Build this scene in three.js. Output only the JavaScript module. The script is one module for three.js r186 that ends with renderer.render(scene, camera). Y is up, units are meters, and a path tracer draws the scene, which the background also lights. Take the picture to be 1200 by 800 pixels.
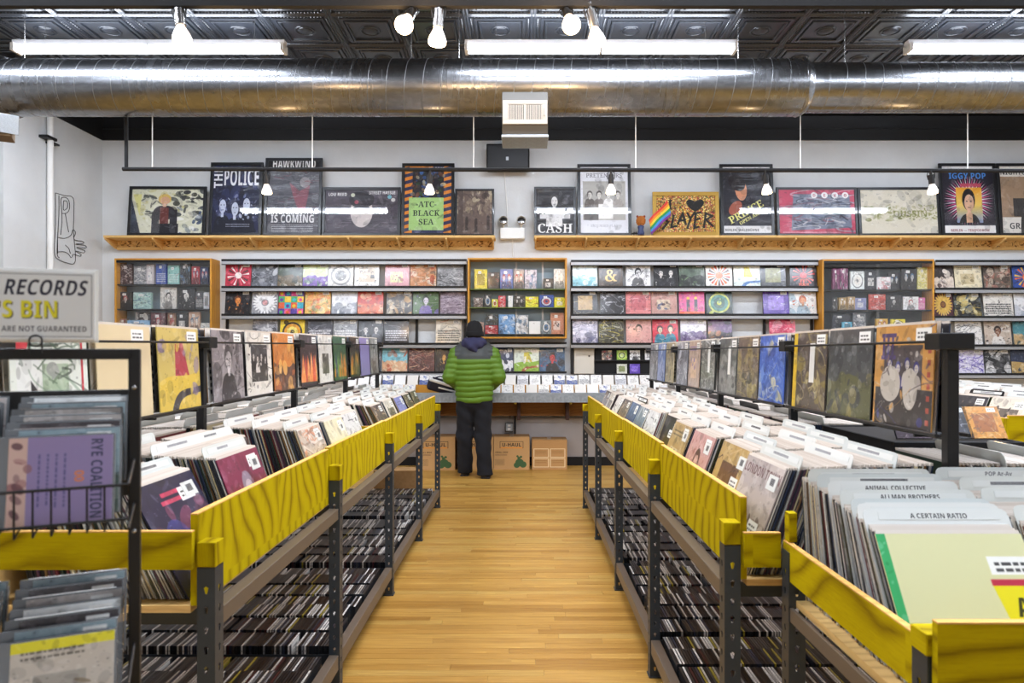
import * as THREE from 'three';
import { mergeGeometries, mergeVertices } from 'three/addons/utils/BufferGeometryUtils.js';
import { RoundedBoxGeometry } from 'three/addons/geometries/RoundedBoxGeometry.js';
import { RectAreaLightUniformsLib } from 'three/addons/lights/RectAreaLightUniformsLib.js';

// ---------------------------------------------------------------- camera, renderer, light
// Camera stands in the aisle at (0, 1.43, 0) and looks along -z; depth Z below means -z in metres.
const F = 800, CX = 612, CY = 414, EYE = 1.43;
const wx = (px, Z) => (px - CX) * Z / F, wy = (py, Z) => EYE - (py - CY) * Z / F;
const scene = new THREE.Scene();
scene.background = new THREE.Color(0x0a0a0c);
const camera = new THREE.PerspectiveCamera(2 * Math.atan(400 / F) * 180 / Math.PI, 1.5, 0.05, 60);
camera.position.set(0, EYE, 0);
camera.setViewOffset(1200, 800, 600 - CX, 400 - CY, 1200, 800);
camera.focus = 6.0; camera.userData.fStop = 5.6;
const renderer = new THREE.WebGLRenderer({ antialias: true });
renderer.toneMapping = THREE.LinearToneMapping;
renderer.toneMappingExposure = 1.4;
renderer.shadowMap.enabled = true;
RectAreaLightUniformsLib.init();
const TUBE_LIGHT = 74, BULB_LIGHT = 0.8;      // strip-light radiance, reflector-bulb candela
const CEIL = 4.47, WALL = 8.75, LEFT = -5.38, RIGHT = 7.4, BACK = -4.2;

// ---------------------------------------------------------------- helpers
let seedState = 12345;
const rnd = () => { seedState = (seedState * 1664525 + 1013904223) >>> 0; return seedState / 4294967296; };
const rr = (a, b) => a + (b - a) * rnd();
const pick = (a) => a[Math.floor(rnd() * a.length)];
const hash = (x, y, s) => { let h = Math.imul(x, 374761393) ^ Math.imul(y, 668265263) ^ Math.imul(s, 2147483647); h = Math.imul(h ^ (h >>> 13), 1274126177); return ((h ^ (h >>> 16)) >>> 0) / 4294967296; };
function vnoise(x, y, s = 1, per = 0) {
  const xi = Math.floor(x), yi = Math.floor(y), fx = x - xi, fy = y - yi, u = fx * fx * (3 - 2 * fx), v = fy * fy * (3 - 2 * fy);
  const w = (a) => per ? ((a % per) + per) % per : a;
  const a = hash(w(xi), w(yi), s), b = hash(w(xi + 1), w(yi), s), c = hash(w(xi), w(yi + 1), s), d = hash(w(xi + 1), w(yi + 1), s);
  return a + (b - a) * u + (c - a) * v + (a - b - c + d) * u * v;
}
const fbm = (x, y, s, per, o = 4) => { let t = 0, a = 0.5, f = 1; for (let i = 0; i < o; i++) { t += a * vnoise(x * f, y * f, s + i, per ? per * f : 0); a /= 2; f *= 2; } return t; };
const used = new Map();
function numbered(name) { const n = used.get(name) ?? 0; used.set(name, n + 1); return n ? name + '_' + String(n).padStart(3, '0') : name; }
const shade = (o) => { o.castShadow = true; o.receiveShadow = true; return o; };
const box = (w, h, d, x = 0, y = 0, z = 0) => new THREE.BoxGeometry(w, h, d).translate(x, y, z);
const span = (x0, x1, y0, y1, z0, z1) => box(x1 - x0, y1 - y0, z1 - z0, (x0 + x1) / 2, (y0 + y1) / 2, (z0 + z1) / 2);
const rbox = (w, h, d, r, x = 0, y = 0, z = 0, seg = 2) => new RoundedBoxGeometry(w, h, d, seg, r).translate(x, y, z);
const rspan = (x0, x1, y0, y1, z0, z1, r = 0.003) => rbox(x1 - x0, y1 - y0, z1 - z0, r, (x0 + x1) / 2, (y0 + y1) / 2, (z0 + z1) / 2, 1);
const cyl = (r0, r1, h, n = 20, open = false) => new THREE.CylinderGeometry(r0, r1, h, n, 1, open);
const bar = (a, b, r, n = 8) => { const A = new THREE.Vector3(...a), B = new THREE.Vector3(...b), d = B.clone().sub(A), g = cyl(r, r, d.length(), n); g.applyQuaternion(new THREE.Quaternion().setFromUnitVectors(new THREE.Vector3(0, 1, 0), d.clone().normalize())); return g.translate(...A.add(B).multiplyScalar(0.5).toArray()); };
const tube = (pts, r, n = 24, m = 6, closed = false) => new THREE.TubeGeometry(new THREE.CatmullRomCurve3(pts.map((p) => new THREE.Vector3(...p)), closed), n, r, m, closed);
function join(list) {
  if (!Array.isArray(list)) return list;
  if (list.length === 1) return list[0];
  return mergeGeometries(list.map((g) => { let k = g.index ? g.toNonIndexed() : g; if (!k.attributes.uv) k.setAttribute('uv', new THREE.BufferAttribute(new Float32Array(k.attributes.position.count * 2), 2)); for (const n of Object.keys(k.attributes)) if (!['position', 'normal', 'uv', 'color'].includes(n)) k.deleteAttribute(n); k.clearGroups(); return k; }), false);
}
// uv in metres from the position, by the way each face points; turn swaps the axes
function muv(g, turn = false, ox = 0, oy = 0) {
  const p = g.attributes.position, n = g.attributes.normal, uv = new Float32Array(p.count * 2);
  for (let i = 0; i < p.count; i++) {
    const ax = Math.abs(n.getX(i)), ay = Math.abs(n.getY(i)), az = Math.abs(n.getZ(i));
    let u, v;
    if (ax >= ay && ax >= az) { u = p.getZ(i); v = p.getY(i); } else if (ay >= az) { u = p.getX(i); v = p.getZ(i); } else { u = p.getX(i); v = p.getY(i); }
    uv[i * 2] = (turn ? v : u) + ox; uv[i * 2 + 1] = (turn ? u : v) + oy;
  }
  g.setAttribute('uv', new THREE.BufferAttribute(uv, 2));
  return g;
}
// a named mesh; world-placed geometry is moved into the axes of its parent group
function part(name, geos, mat, parent) {
  let g = join(geos);
  let loc = false; for (let p = parent; p; p = p.parent) loc ||= p.userData.local;
  if (parent && !loc) { const o = new THREE.Vector3(); for (let p = parent; p && p !== scene; p = p.parent) o.add(p.position); g = g.clone().translate(-o.x, -o.y, -o.z); }
  const m = shade(new THREE.Mesh(g, mat));
  m.name = parent ? name : numbered(name);
  (parent ?? scene).add(m);
  return m;
}
const tag = (o, label, category, group) => { o.userData.label = label; o.userData.category = category; if (group) o.userData.group = group; return o; };
function thing(name, label, category, at = [0, 0, 0], group, local = false) {
  const o = new THREE.Group(); o.name = numbered(name); o.position.set(...at); scene.add(o);
  tag(o, label, category, group); if (local) o.userData.local = true;
  return o;
}
function single(name, geos, mat, label, category, group) { // one-mesh thing, origin moved to its base centre
  const g = join(geos).clone(); g.computeBoundingBox(); const b = g.boundingBox.clone(), c = b.getCenter(new THREE.Vector3());
  g.translate(-c.x, -b.min.y, -c.z);
  const m = shade(new THREE.Mesh(g, mat)); m.name = numbered(name); m.position.set(c.x, b.min.y, c.z); scene.add(m);
  return tag(m, label, category, group);
}
const structure = (name, geos, mat, parent) => { const m = part(name, geos, mat, parent); if (!parent) { m.userData.kind = 'structure'; } return m; };

// ---------------------------------------------------------------- textures
const canvas = (w, h) => { const c = document.createElement('canvas'); c.width = w; c.height = h; return [c, c.getContext('2d')]; };
function tex(c, repeat) { const t = new THREE.CanvasTexture(c); t.colorSpace = THREE.SRGBColorSpace; t.magFilter = THREE.LinearFilter; if (repeat) { t.wrapS = t.wrapT = THREE.RepeatWrapping; t.repeat.set(...repeat); } return t; }
function dataTex(n, fn, repeat, srgb = true) {
  const d = new Uint8Array(n * n * 4);
  for (let y = 0; y < n; y++) for (let x = 0; x < n; x++) { const c = fn(x / n, y / n), i = (y * n + x) * 4; d[i] = c[0]; d[i + 1] = c[1]; d[i + 2] = c[2]; d[i + 3] = 255; }
  const t = new THREE.DataTexture(d, n, n); t.magFilter = THREE.LinearFilter; t.wrapS = t.wrapT = THREE.RepeatWrapping; if (srgb) t.colorSpace = THREE.SRGBColorSpace; if (repeat) t.repeat.set(...repeat); t.needsUpdate = true;
  return t;
}
const mixc = (a, b, t) => [a[0] + (b[0] - a[0]) * t, a[1] + (b[1] - a[1]) * t, a[2] + (b[2] - a[2]) * t];
const clamp = (x, a = 0, b = 1) => Math.min(b, Math.max(a, x));
// plain-sawn wood, grain along u; tile covers `size` metres
function wood(light, dark, rings, s, size, contrast = 1) {
  return dataTex(512, (u, v) => {
    const w = fbm(u * 3, v * 4, s, 0, 3) * 0.5 + vnoise(u * 2, v * 3, s + 9, 0);
    const edge = Math.min(1, Math.min(u, 1 - u, v, 1 - v) * 12);
    const q = (v * rings + w * 2.2) % 1, line = Math.pow(Math.abs(q * 2 - 1), 3);
    const fine = vnoise(u * 14, v * 260, s + 3) * 0.5 + vnoise(u * 60, v * 400, s + 4) * 0.25, t = clamp((line * 0.75 + fine * 0.35 - 0.12) * contrast * (0.6 + 0.4 * edge));
    return mixc(light, dark, t);
  }, [1 / size, 1 / size]);
}
const T = {};
T.ply = wood([184, 163, 1], [108, 84, 3], 7, 11, 0.55, 0.95);
T.oak = dataTex(512, (u, v) => { const g = vnoise(u * 6, v * 90, 21) * 0.55 + vnoise(u * 18, v * 220, 22) * 0.3 + fbm(u * 3, v * 8, 23, 0, 3) * 0.45; return mixc([212, 176, 100], [160, 120, 56], clamp(g * 0.95 - 0.1)); }, [1 / 0.9, 1 / 0.45]);
T.raw = wood([234, 202, 140], [190, 150, 92], 12, 31, 0.4, 0.8);
T.osb = dataTex(512, (u, v) => {
  let best = -1, tone = 0;
  for (let k = 0; k < 5; k++) { const a = k * 0.7 + 0.2, ca = Math.cos(a), sa = Math.sin(a), x = (u * ca - v * sa) * (6 + k), y = (u * sa + v * ca) * (22 + 3 * k), h = hash(Math.floor(x + vnoise(y, x, k) * 0.5), Math.floor(y), 70 + k); if (h > best) { best = h; tone = hash(Math.floor(x), Math.floor(y), 90 + k); } }
  const g = vnoise(u * 90, v * 90, 5) * 0.2;
  return tone > 0.9 ? mixc([120, 80, 38], [160, 116, 62], g) : mixc([246, 216, 152], [206, 160, 88], clamp(tone * 0.8 + g));
}, [1 / 0.5, 1 / 0.5]);
T.card = dataTex(256, (u, v) => { const f = fbm(u * 8, v * 8, 41, 8, 4), l = 0.5 + 0.5 * Math.sin(u * Math.PI * 2 * 42); return mixc([186, 146, 96], [150, 112, 68], clamp(f * 0.8 + l * 0.1)); }, [2, 2]);
T.wall = dataTex(256, (u, v) => { const f = fbm(u * 8, v * 8, 51, 8, 5); const k = 246 - f * 14; return [k, k, k]; }, [0.5, 0.5]);
T.wallBump = dataTex(256, (u, v) => { const k = fbm(u * 32, v * 32, 55, 32, 3) * 255; return [k, k, k]; }, [2, 2], false);
T.galv = dataTex(256, (u, v) => { // spangle
  let best = 9, c = 0; const n = 14, x = u * n, y = v * n;
  for (let i = -1; i < 2; i++) for (let j = -1; j < 2; j++) { const cx = Math.floor(x) + i, cy = Math.floor(y) + j, wxx = ((cx % n) + n) % n, wyy = ((cy % n) + n) % n, d = (cx + hash(wxx, wyy, 61) - x) ** 2 + (cy + hash(wxx, wyy, 62) - y) ** 2; if (d < best) { best = d; c = hash(wxx, wyy, 63); } }
  const k = 214 + c * 22; return [k, k, k + 2];
}, [3, 3]);
T.galvRough = dataTex(256, (u, v) => { const k = 120 + fbm(u * 6, v * 6, 66, 6, 4) * 40 + vnoise(u * 120, v * 3, 67, 0) * 12; return [k, k, k]; }, [0.7, 0.7], false);
T.fabric = dataTex(128, (u, v) => { const k = 128 + 90 * Math.sin(u * 400) * Math.sin(v * 400) + 30 * vnoise(u * 60, v * 60, 77); return [k, k, k]; }, [6, 6], false);
T.mosaic = dataTex(128, (u, v) => { const h = hash(Math.floor(u * 64), Math.floor(v * 64), 81); return h < 0.3 ? [214, 170, 60] : h < 0.5 ? [150, 96, 40] : h < 0.65 ? [190, 60, 60] : h < 0.78 ? [70, 50, 30] : h < 0.9 ? [120, 120, 60] : [232, 210, 130]; }, [1, 1]);

// ---------------------------------------------------------------- materials
const M = {};
const std = (color, roughness = 0.7, metalness = 0, more = {}) => new THREE.MeshStandardMaterial({ color, roughness, metalness, ...more });
const phys = (color, roughness, more = {}) => new THREE.MeshPhysicalMaterial({ color, roughness, ...more });
M.wall = std(0xe4e7e8, 0.85, 0, { map: T.wall, bumpMap: T.wallBump, bumpScale: 0.001 });
M.wallWhite = std(0xe4e8ea, 0.8, 0, { map: T.wall });
M.wainscot = std(0xb8b4b4, 0.75, 0, { map: T.wall });
M.blackPaint = std(0x17181b, 0.5, 0);
M.tin = phys(0x1d2025, 0.3, { clearcoat: 0.4, clearcoatRoughness: 0.25 });
M.track = std(0x08080a, 0.85, 0);
M.black = std(0x0e0e10, 0.45);
M.blackMatte = std(0x121214, 0.8);
M.steel = std(0x3b4249, 0.42, 0.35);
M.beam = std(0x6a5e52, 0.45, 0.25);
M.galv = std(0xa6a8aa, 0.46, 1, { map: T.galv, roughnessMap: T.galvRough });
M.galvEdge = std(0xb9c4cc, 0.5, 0.75, { map: T.galv });
M.seam = std(0x8e9092, 0.45, 1);
M.chrome = std(0x9c9a98, 0.25, 1);
M.alu = std(0xb4b6b9, 0.45, 0.6);
M.ply = phys(0xffffff, 0.75, { map: T.ply, specularIntensity: 0.2 });
M.plyEdge = std(0xf4dcb0, 0.8, 0, { map: T.raw });
M.raw = std(0xfaf0dc, 0.75, 0, { map: T.raw });
M.osb = std(0xffffff, 0.75, 0, { map: T.osb });
M.caseWood = std(0xe6c064, 0.5, 0, { map: T.raw });
M.caseBack = std(0x8fa0a8, 0.8);
M.caseBackDark = std(0x3c444a, 0.8);
M.apron = std(0x9c7c4c, 0.6, 0, { map: T.raw });
M.mdf = std(0x6d5b45, 0.85);
M.card = std(0xffffff, 0.9, 0, { map: T.card });
M.white = std(0xe9e9e6, 0.5);
M.whitePlastic = phys(0xeef0ee, 0.35, { clearcoat: 0.3 });
M.offwhite = std(0xd9d2c4, 0.6);
M.ventFace = std(0xaaa398, 0.55);
M.ventBox = std(0x5c5a56, 0.5, 0.3);
M.glass = new THREE.MeshPhysicalMaterial({ color: 0xffffff, roughness: 0.02, transmission: 1, thickness: 0, ior: 1.5 });
M.sleeve = std(0xe6ddd2, 0.55);
M.housing = std(0xf2f3f6, 0.4);
M.tubeGlow = new THREE.MeshStandardMaterial({ color: 0xffffff, emissive: 0xe8f0ff, emissiveIntensity: 16, roughness: 0.4 });
M.bulbGlow = new THREE.MeshStandardMaterial({ color: 0xffffff, emissive: 0xffd9a0, emissiveIntensity: 14, roughness: 0.3 });
M.bulbGlass = new THREE.MeshStandardMaterial({ color: 0xf6f4f0, emissive: 0xffe2bc, emissiveIntensity: 0.3, roughness: 0.25 });
M.frame = phys(0x111216, 0.35, { clearcoat: 0.3 });
M.jewel = phys(0x2a2c30, 0.2, { clearcoat: 0.5 });
M.tray = std(0x15161a, 0.6);

// ---------------------------------------------------------------- strip lights: the row in view and added unseen rows
const housingShape = new THREE.Shape([[-0.035, 0.065], [0.035, 0.065], [0.035, 0.02], [0.012, 0.006], [-0.012, 0.006], [-0.035, 0.02]].map((p) => new THREE.Vector2(...p)));
function stripLight(cx, Z, label, lit = true) {
  const Y = 4.2, L = 2.46, o = thing('fluorescent_light', label, 'strip light', [cx, Y, -Z], 'fluorescent strip lights', true);
  part('housing', new THREE.ExtrudeGeometry(housingShape, { depth: L, bevelEnabled: false }).translate(0, 0, -L / 2).rotateY(Math.PI / 2), M.housing, o);
  for (const sx of [-1, 1]) {
    for (const dz of [-0.034, 0.034]) part('tube', cyl(0.019, 0.019, 1.17, 14).rotateZ(Math.PI / 2).translate(sx * 0.605, -0.018, dz), M.tubeGlow, o);
    part('end_cap', rspan(sx > 0 ? 1.2 : -1.23, sx > 0 ? 1.23 : -1.2, -0.04, 0.03, -0.06, 0.06), M.white, o);
  }
  part('lamp_holder', [box(0.012, 0.05, 0.1, 0, -0.012, 0)], M.white, o);
  for (const sx of [-0.95, 0.95]) part('hanger', bar([sx, 0.06, 0], [sx, CEIL - Y - 0.02, 0], 0.003, 6), M.chrome, o);
  const l = new THREE.RectAreaLight(0xe6eefb, TUBE_LIGHT, L - 0.1, 0.1);
  l.position.set(cx, Y - 0.045, -Z); l.lookAt(cx, 0, -Z); l.name = 'strip_light'; scene.add(l);
  const up = new THREE.RectAreaLight(0xe6eefb, TUBE_LIGHT * 0.45, L - 0.1, 0.1); // bare tubes also throw light up past the slim housing
  up.position.set(cx, Y + 0.07, -Z); up.lookAt(cx, 9, -Z); up.name = 'strip_light_up'; scene.add(up);
  return o;
}
stripLight(-3.38, 6.2, 'lit strip light over the framed poster of a crowded shop');
stripLight(0.71, 6.2, 'lit strip light above the duct vent box');
stripLight(4.72, 6.2, 'lit strip light over the starburst poster');
for (const [Z, names] of [[4.3, ['over the far side of the wire-rack island', 'over the middle of the aisle', 'over the far island of bins']], [2.45, ['over the floor beyond the wire rack', 'over the front bays of the aisle', 'before the far island of bins']], [0.6, ['over the floor beside the wire rack', 'over the open end of the aisle', 'over the floor beside the low near bin']]])
  names.forEach((w, k) => stripLight([-3.38, 0.71, 4.72][k], Z, 'unseen strip light hung ' + w));  // unseen rows, added and spaced for the light they throw

// ---------------------------------------------------------------- the room
const floor = structure('floor', [span(LEFT - 1.5, RIGHT, -0.2, -0.012, -WALL, -BACK)], M.mdf);
floor.userData.label = 'honey oak strip floor'; 
{
  const tones = [0xf4f4f0, 0xf0e8d8, 0xe4d8c2, 0xf6eee0, 0xd8c8ac, 0xece0ca].map((c) => std(c, 0.36, 0, { map: T.oak }));
  const pitch = 0.0572, far = [];
  let count = 0;
  for (let k = 0, Z = WALL - 0.003; Z > BACK + 0.1; k++, Z -= pitch) {
    const inAisle = Z > 2.62;
    const laid = (a, b, alone) => {
      const h = 0.012 + rr(-0.0004, 0.0003), g = muv(span(a + 0.0006, b - 0.0006, -0.012, -0.012 + h, -Z + 0.0005, -Z + pitch - 0.0005), false, rr(0, 9), rr(0, 9));
      if (alone) { part('plank', g, pick(tones), floor); count++; } else far.push(g);
    };
    if (inAisle) {
      let x = -1.0 - rr(0, 0.3); const ends = [x];
      while (x < 0.72) { x += rr(0.6, 1.5); ends.push(x); }
      for (let i = 0; i + 1 < ends.length; i++) laid(ends[i], ends[i + 1], count < 300);
      for (let a = ends[0]; a > LEFT; a -= 1.3) laid(Math.max(LEFT, a - 1.3), a, false);
      for (let a = ends[ends.length - 1]; a < RIGHT; a += 1.3) laid(a, Math.min(RIGHT, a + 1.3), false);
    } else for (let a = LEFT - rr(0, 1); a < RIGHT; a += 1.6) laid(Math.max(a, LEFT), Math.min(RIGHT, a + 1.6), false);
  }
  const rest = part('planks', far, tones[1], floor); rest.userData.kind = 'stuff';
}
const WT = 4.17; // where the pale paint ends and the black upper wall starts
structure('wall_back', [muv(span(LEFT - 0.2, RIGHT, 0, CEIL, -WALL - 0.2, -WALL))], M.wall);
structure('trim_1', [span(LEFT, RIGHT, WT, CEIL, -WALL, -WALL + 0.012), span(LEFT, RIGHT, WT + 0.13, WT + 0.16, -WALL, -WALL + 0.03), span(LEFT, RIGHT, WT - 0.012, WT, -WALL, -WALL + 0.02)], M.blackPaint);
structure('trim_2', [muv(span(LEFT, RIGHT, 0.0, 0.62, -WALL, -WALL + 0.02)), span(LEFT, RIGHT, 0.585, 0.605, -WALL, -WALL + 0.04)], M.wainscot);
structure('baseboard_back', [rspan(LEFT, RIGHT, 0, 0.11, -WALL + 0.02, -WALL + 0.04)], M.blackMatte);
structure('wall_left', [muv(span(LEFT - 0.15, LEFT, 0, WT, -WALL, -7.23)), muv(span(LEFT - 1.5, LEFT, 0, WT, -7.23, -7.08))], M.wall);
structure('wall_left_001', [muv(span(LEFT - 1.65, LEFT - 1.5, 0, CEIL, -7.2, -BACK))], M.wallWhite);
structure('trim_3', [span(LEFT - 1.5, LEFT, WT, CEIL, -WALL, -7.08), span(LEFT, LEFT + 0.012, WT - 0.012, CEIL, -WALL, -7.08)], M.blackPaint);
structure('wall_right', [muv(span(RIGHT, RIGHT + 0.15, 0, CEIL, -WALL, -BACK))], M.wall);
structure('wall_front', [muv(span(LEFT - 1.6, RIGHT, 0, CEIL, -BACK, -BACK + 0.15))], M.wall);
const ceiling = structure('ceiling', [span(LEFT - 1.6, RIGHT + 0.1, CEIL + 0.01, CEIL + 0.2, -WALL - 0.1, -BACK + 0.1)], M.blackPaint);
{ // pressed tin panels
  const P = 0.61, frameRing = (a, b, y0, y1) => { // square ring with a sloped profile
    const s = new THREE.Shape([[-a, -a], [a, -a], [a, a], [-a, a]].map((p) => new THREE.Vector2(...p)));
    s.holes.push(new THREE.Path([[-b, -b], [-b, b], [b, b], [b, -b]].map((p) => new THREE.Vector2(...p))));
    return new THREE.ExtrudeGeometry(s, { depth: y1 - y0, bevelEnabled: true, bevelSize: 0.005, bevelThickness: 0.006, bevelSegments: 1 }).rotateX(Math.PI / 2).translate(0, y1, 0);
  };
  const beads = [];
  for (let i = 0; i < 16; i++) for (const [ax, sg] of [[0, 1], [0, -1], [1, 1], [1, -1]]) { const t = (i - 7.5) * 0.03; beads.push(new THREE.OctahedronGeometry(0.008).translate(ax ? sg * 0.262 : t, -0.016, ax ? t : sg * 0.262)); }
  const g = join([box(P - 0.002, 0.01, P - 0.002, 0, 0.003, 0),
    ...[0, 1, 2, 3].map((k) => new THREE.CylinderGeometry(0.02, 0.02, P, 8, 1).rotateZ(Math.PI / 2).scale(1, 1.1, 1).translate(0, -0.004, P / 2 - 0.014).rotateY(k * Math.PI / 2)),
    frameRing(0.232, 0.208, -0.014, 0.0), frameRing(0.19, 0.178, -0.024, 0.0), box(0.35, 0.016, 0.35, 0, -0.006, 0),
    new THREE.SphereGeometry(0.07, 16, 8).scale(1, 0.28, 1).translate(0, -0.014, 0), new THREE.TorusGeometry(0.088, 0.009, 6, 24).rotateX(Math.PI / 2).translate(0, -0.015, 0), ...beads]);
  for (let r = -1; r < 4; r++) for (let c = -2; c < 17; c++) {
    const m = shade(new THREE.Mesh(g, M.tin)); m.name = 'tin_panel'; m.position.set(-4.17 + (c + 0.5) * P, CEIL, -(6.1 + (r - 0.5) * P)); ceiling.add(m);
  }
}
// wall line drawing of an arm and hand, wire-thin black line on the side wall
{
  const Zd = (px) => LEFT * F / (px - CX), pt = (px, py) => { const Z = Zd(px); return [LEFT + 0.006, wy(py, Z), -Z]; };
  const o = thing('wall_drawing', 'thin black outline drawing of a forearm and hand on the pale side wall', 'drawing', pt(75, 308));
  const line = (name, pts) => part(name, tube(pts.map((p) => pt(...p)), 0.0034, pts.length * 5, 5), M.blackMatte, o);
  line('panel_outline', [[64.5, 226], [75, 229], [85, 231.5], [86, 250], [85.5, 270], [87, 308], [78, 308], [68, 304], [64, 300], [64.5, 260], [64.5, 226]]);
  line('inner_line', [[68.5, 229], [68.5, 250], [67.5, 270], [67, 300], [69, 302]]);
  line('letter_outline', [[72, 250], [71.5, 232], [79, 233], [81, 240], [80, 247], [76, 250], [72, 250]]);
  line('letter_outline', [[74, 235], [78, 236], [78.5, 243], [74, 246], [74, 235]]);
  line('letter_outline', [[76, 250], [78, 262], [80, 272]]); line('letter_outline', [[72, 250], [72, 262], [70.5, 275]]);
  line('hand_outline', [[67, 278], [76, 279], [83, 275], [85, 269], [88, 272], [86, 279], [87, 281], [97, 283], [98, 284.5], [88, 286], [100, 288], [101, 290], [89, 290], [99, 294], [98, 296], [88, 294], [95, 299], [93, 300], [85, 298], [83, 302], [80, 298], [75, 295], [67, 295]]);
  line('cuff_line', [[67, 277], [67, 285], [67, 297]]); line('palm_line', [[76, 287], [80, 291], [82, 297]]);
}
{ // side-wall pipe with its clips
  const Z = 8.02 * 1, px = 54, zz = LEFT * F / (px - CX), o = thing('wall_pipe', 'white painted pipe running up the pale side wall', 'pipe', [LEFT + 0.05, 0, -zz]);
  part('pipe', bar([LEFT + 0.05, 0.02, -zz], [LEFT + 0.05, CEIL - 0.02, -zz], 0.032, 14), M.white, o);
  part('clamp', [box(0.1, 0.03, 0.16, LEFT + 0.05, wy(163, zz), -zz + 0.04)], M.black, o);
  part('clamp', [box(0.08, 0.02, 0.12, LEFT + 0.04, wy(167, zz), -zz - 0.05)], M.black, o);
}

// ---------------------------------------------------------------- duct and pipes overhead
{
  const Z = 5.3, Yc = wy(103, Z), R = 0.212, R2 = 0.185, x0 = wx(8, Z), xs = wx(934, Z), xe = RIGHT;
  const o = thing('spiral_duct', 'large galvanised spiral air duct hanging across the shop', 'duct', [(x0 + xe) / 2, Yc - R, -Z]);
  const prof = [[xs - 0.0, R], [xs + 0.015, R + 0.006], [xs + 0.055, R2 + 0.012], [xs + 0.07, R2], [xs + 0.16, R2], [xs + 0.165, R2 + 0.004], [xs + 0.18, R2]];
  const lath = (pts) => new THREE.LatheGeometry(pts.map(([x, r]) => new THREE.Vector2(r, x)), 56).rotateZ(-Math.PI / 2).translate(0, Yc, -Z);
  const uvd = (g) => { const p = g.attributes.position, uv = g.attributes.uv; for (let i = 0; i < p.count; i++) uv.setXY(i, p.getX(i) * 0.6, uv.getX(i) * 1.5); return g; };
  part('pipe', uvd(lath([[x0, R], [xs, R]])), M.galv, o);
  part('reducer', uvd(lath(prof)), M.galv, o);
  part('pipe', uvd(lath([[xs + 0.18, R2], [xe, R2]])), M.galv, o);
  const helix = (a, b, r) => { const pitch = 0.137, n = Math.floor((b - a) / pitch), pts = []; for (let i = 0; i <= n * 20; i++) { const t = i / 20, an = -t * Math.PI * 2; pts.push([a + t * pitch, Yc + Math.cos(an) * r, -Z + Math.sin(an) * r]); } return tube(pts, 0.0026, n * 28, 4); };
  part('spiral_seam', helix(x0 + 0.01, xs - 0.02, R), M.seam, o);
  part('spiral_seam', helix(xs + 0.2, xe - 0.02, R2), M.seam, o);
  part('elbow', [new THREE.TorusGeometry(0.32, R - 0.006, 28, 14, Math.PI / 2).rotateX(Math.PI / 2).rotateY(Math.PI).translate(x0, Yc, -Z + 0.32), lath([[x0 - 0.06, R], [x0 - 0.05, R + 0.014], [x0 + 0.03, R + 0.014], [x0 + 0.04, R]])], M.galv, o);
  part('branch', cyl(R - 0.006, R - 0.006, 2.4, 40).rotateX(Math.PI / 2).translate(x0 - 0.32, Yc, -Z + 0.32 + 1.2), M.galv, o);
  for (const px of [29, 482, 538, 865, 990]) { const x = wx(px, Z); part('hanger_wire', bar([x, Yc + R - (px > 934 ? 0.04 : 0), -Z], [x, CEIL - 0.02, -Z], 0.0025, 6), M.chrome, o); }
  // register box under the duct
  const vb = (px0, px1, py0, py1, py2, py3, name, label, slant) => {
    const Zf = 5.08, xa = wx(px0, Zf), xb = wx(px1, Zf), v = thing(name, label, 'vent', [(xa + xb) / 2, wy(py3, Zf), -Zf - 0.12]);
    const yt = wy(py0, Zf), y1 = wy(py1, Zf), y2 = wy(py2, Zf), y3 = wy(py3, Zf);
    const sh = new THREE.Shape([[0, y1], [0, y2], [0.035, y3], [0.3, y3], [0.34, yt], [0.03, yt]].map((p) => new THREE.Vector2(...p)));
    part('box', new THREE.ExtrudeGeometry(sh, { depth: xb - xa, bevelEnabled: false }).rotateY(Math.PI / 2).translate(xa, 0, -Zf), M.ventBox, v);
    part('collar', [rspan(xa - 0.006, xb + 0.006, y3 - 0.01, y3 + 0.01, -Zf - 0.31, -Zf - 0.02)], M.galvEdge, v);
    const f = part('grille_frame', [rspan(xa + 0.004, xb - 0.004, y1 - 0.03, y1, -Zf, -Zf + 0.014), rspan(xa + 0.004, xb - 0.004, y2, y2 + 0.035, -Zf, -Zf + 0.014), rspan(xa + 0.004, xa + 0.045, y2 + 0.034, y1 - 0.029, -Zf, -Zf + 0.014), rspan(xb - 0.045, xb - 0.004, y2 + 0.034, y1 - 0.029, -Zf, -Zf + 0.014), rspan((xa + xb) / 2 - 0.008, (xa + xb) / 2 + 0.008, y2 + 0.034, y1 - 0.029, -Zf, -Zf + 0.014)], M.ventFace, v);
    part('backing', [span(xa + 0.04, xb - 0.04, y2 + 0.03, y1 - 0.03, -Zf - 0.002, -Zf + 0.001)], M.blackMatte, v);
    const n = 22; for (let i = 0; i < n; i++) { const x = xa + 0.05 + (xb - xa - 0.1) * i / (n - 1); part('louvre', span(x - 0.0035, x + 0.0035, y2 + 0.03, y1 - 0.03, -Zf, -Zf + 0.01), M.ventFace, f); }
    part('lever', [rspan(xb - 0.03, xb - 0.022, (y1 + y2) / 2 - 0.03, (y1 + y2) / 2 + 0.03, -Zf + 0.012, -Zf + 0.03)], M.ventFace, v);
    return v;
  };
  vb(588.5, 642, 106, 118, 146, 158, 'duct_vent', 'square white register grille in a grey box under the duct');
  const b2 = thing('duct_outlet', 'pale square outlet hood below the duct elbow by the side wall', 'vent', [wx(8, 5.2), wy(161, 5.2), -5.2]);
  part('hood', rbox(0.16, 0.17, 0.2, 0.006, 0, 0, 0).rotateY(0.5).translate(wx(0, 5.2), wy(149, 5.2), -5.2), M.mdf, b2);
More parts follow.
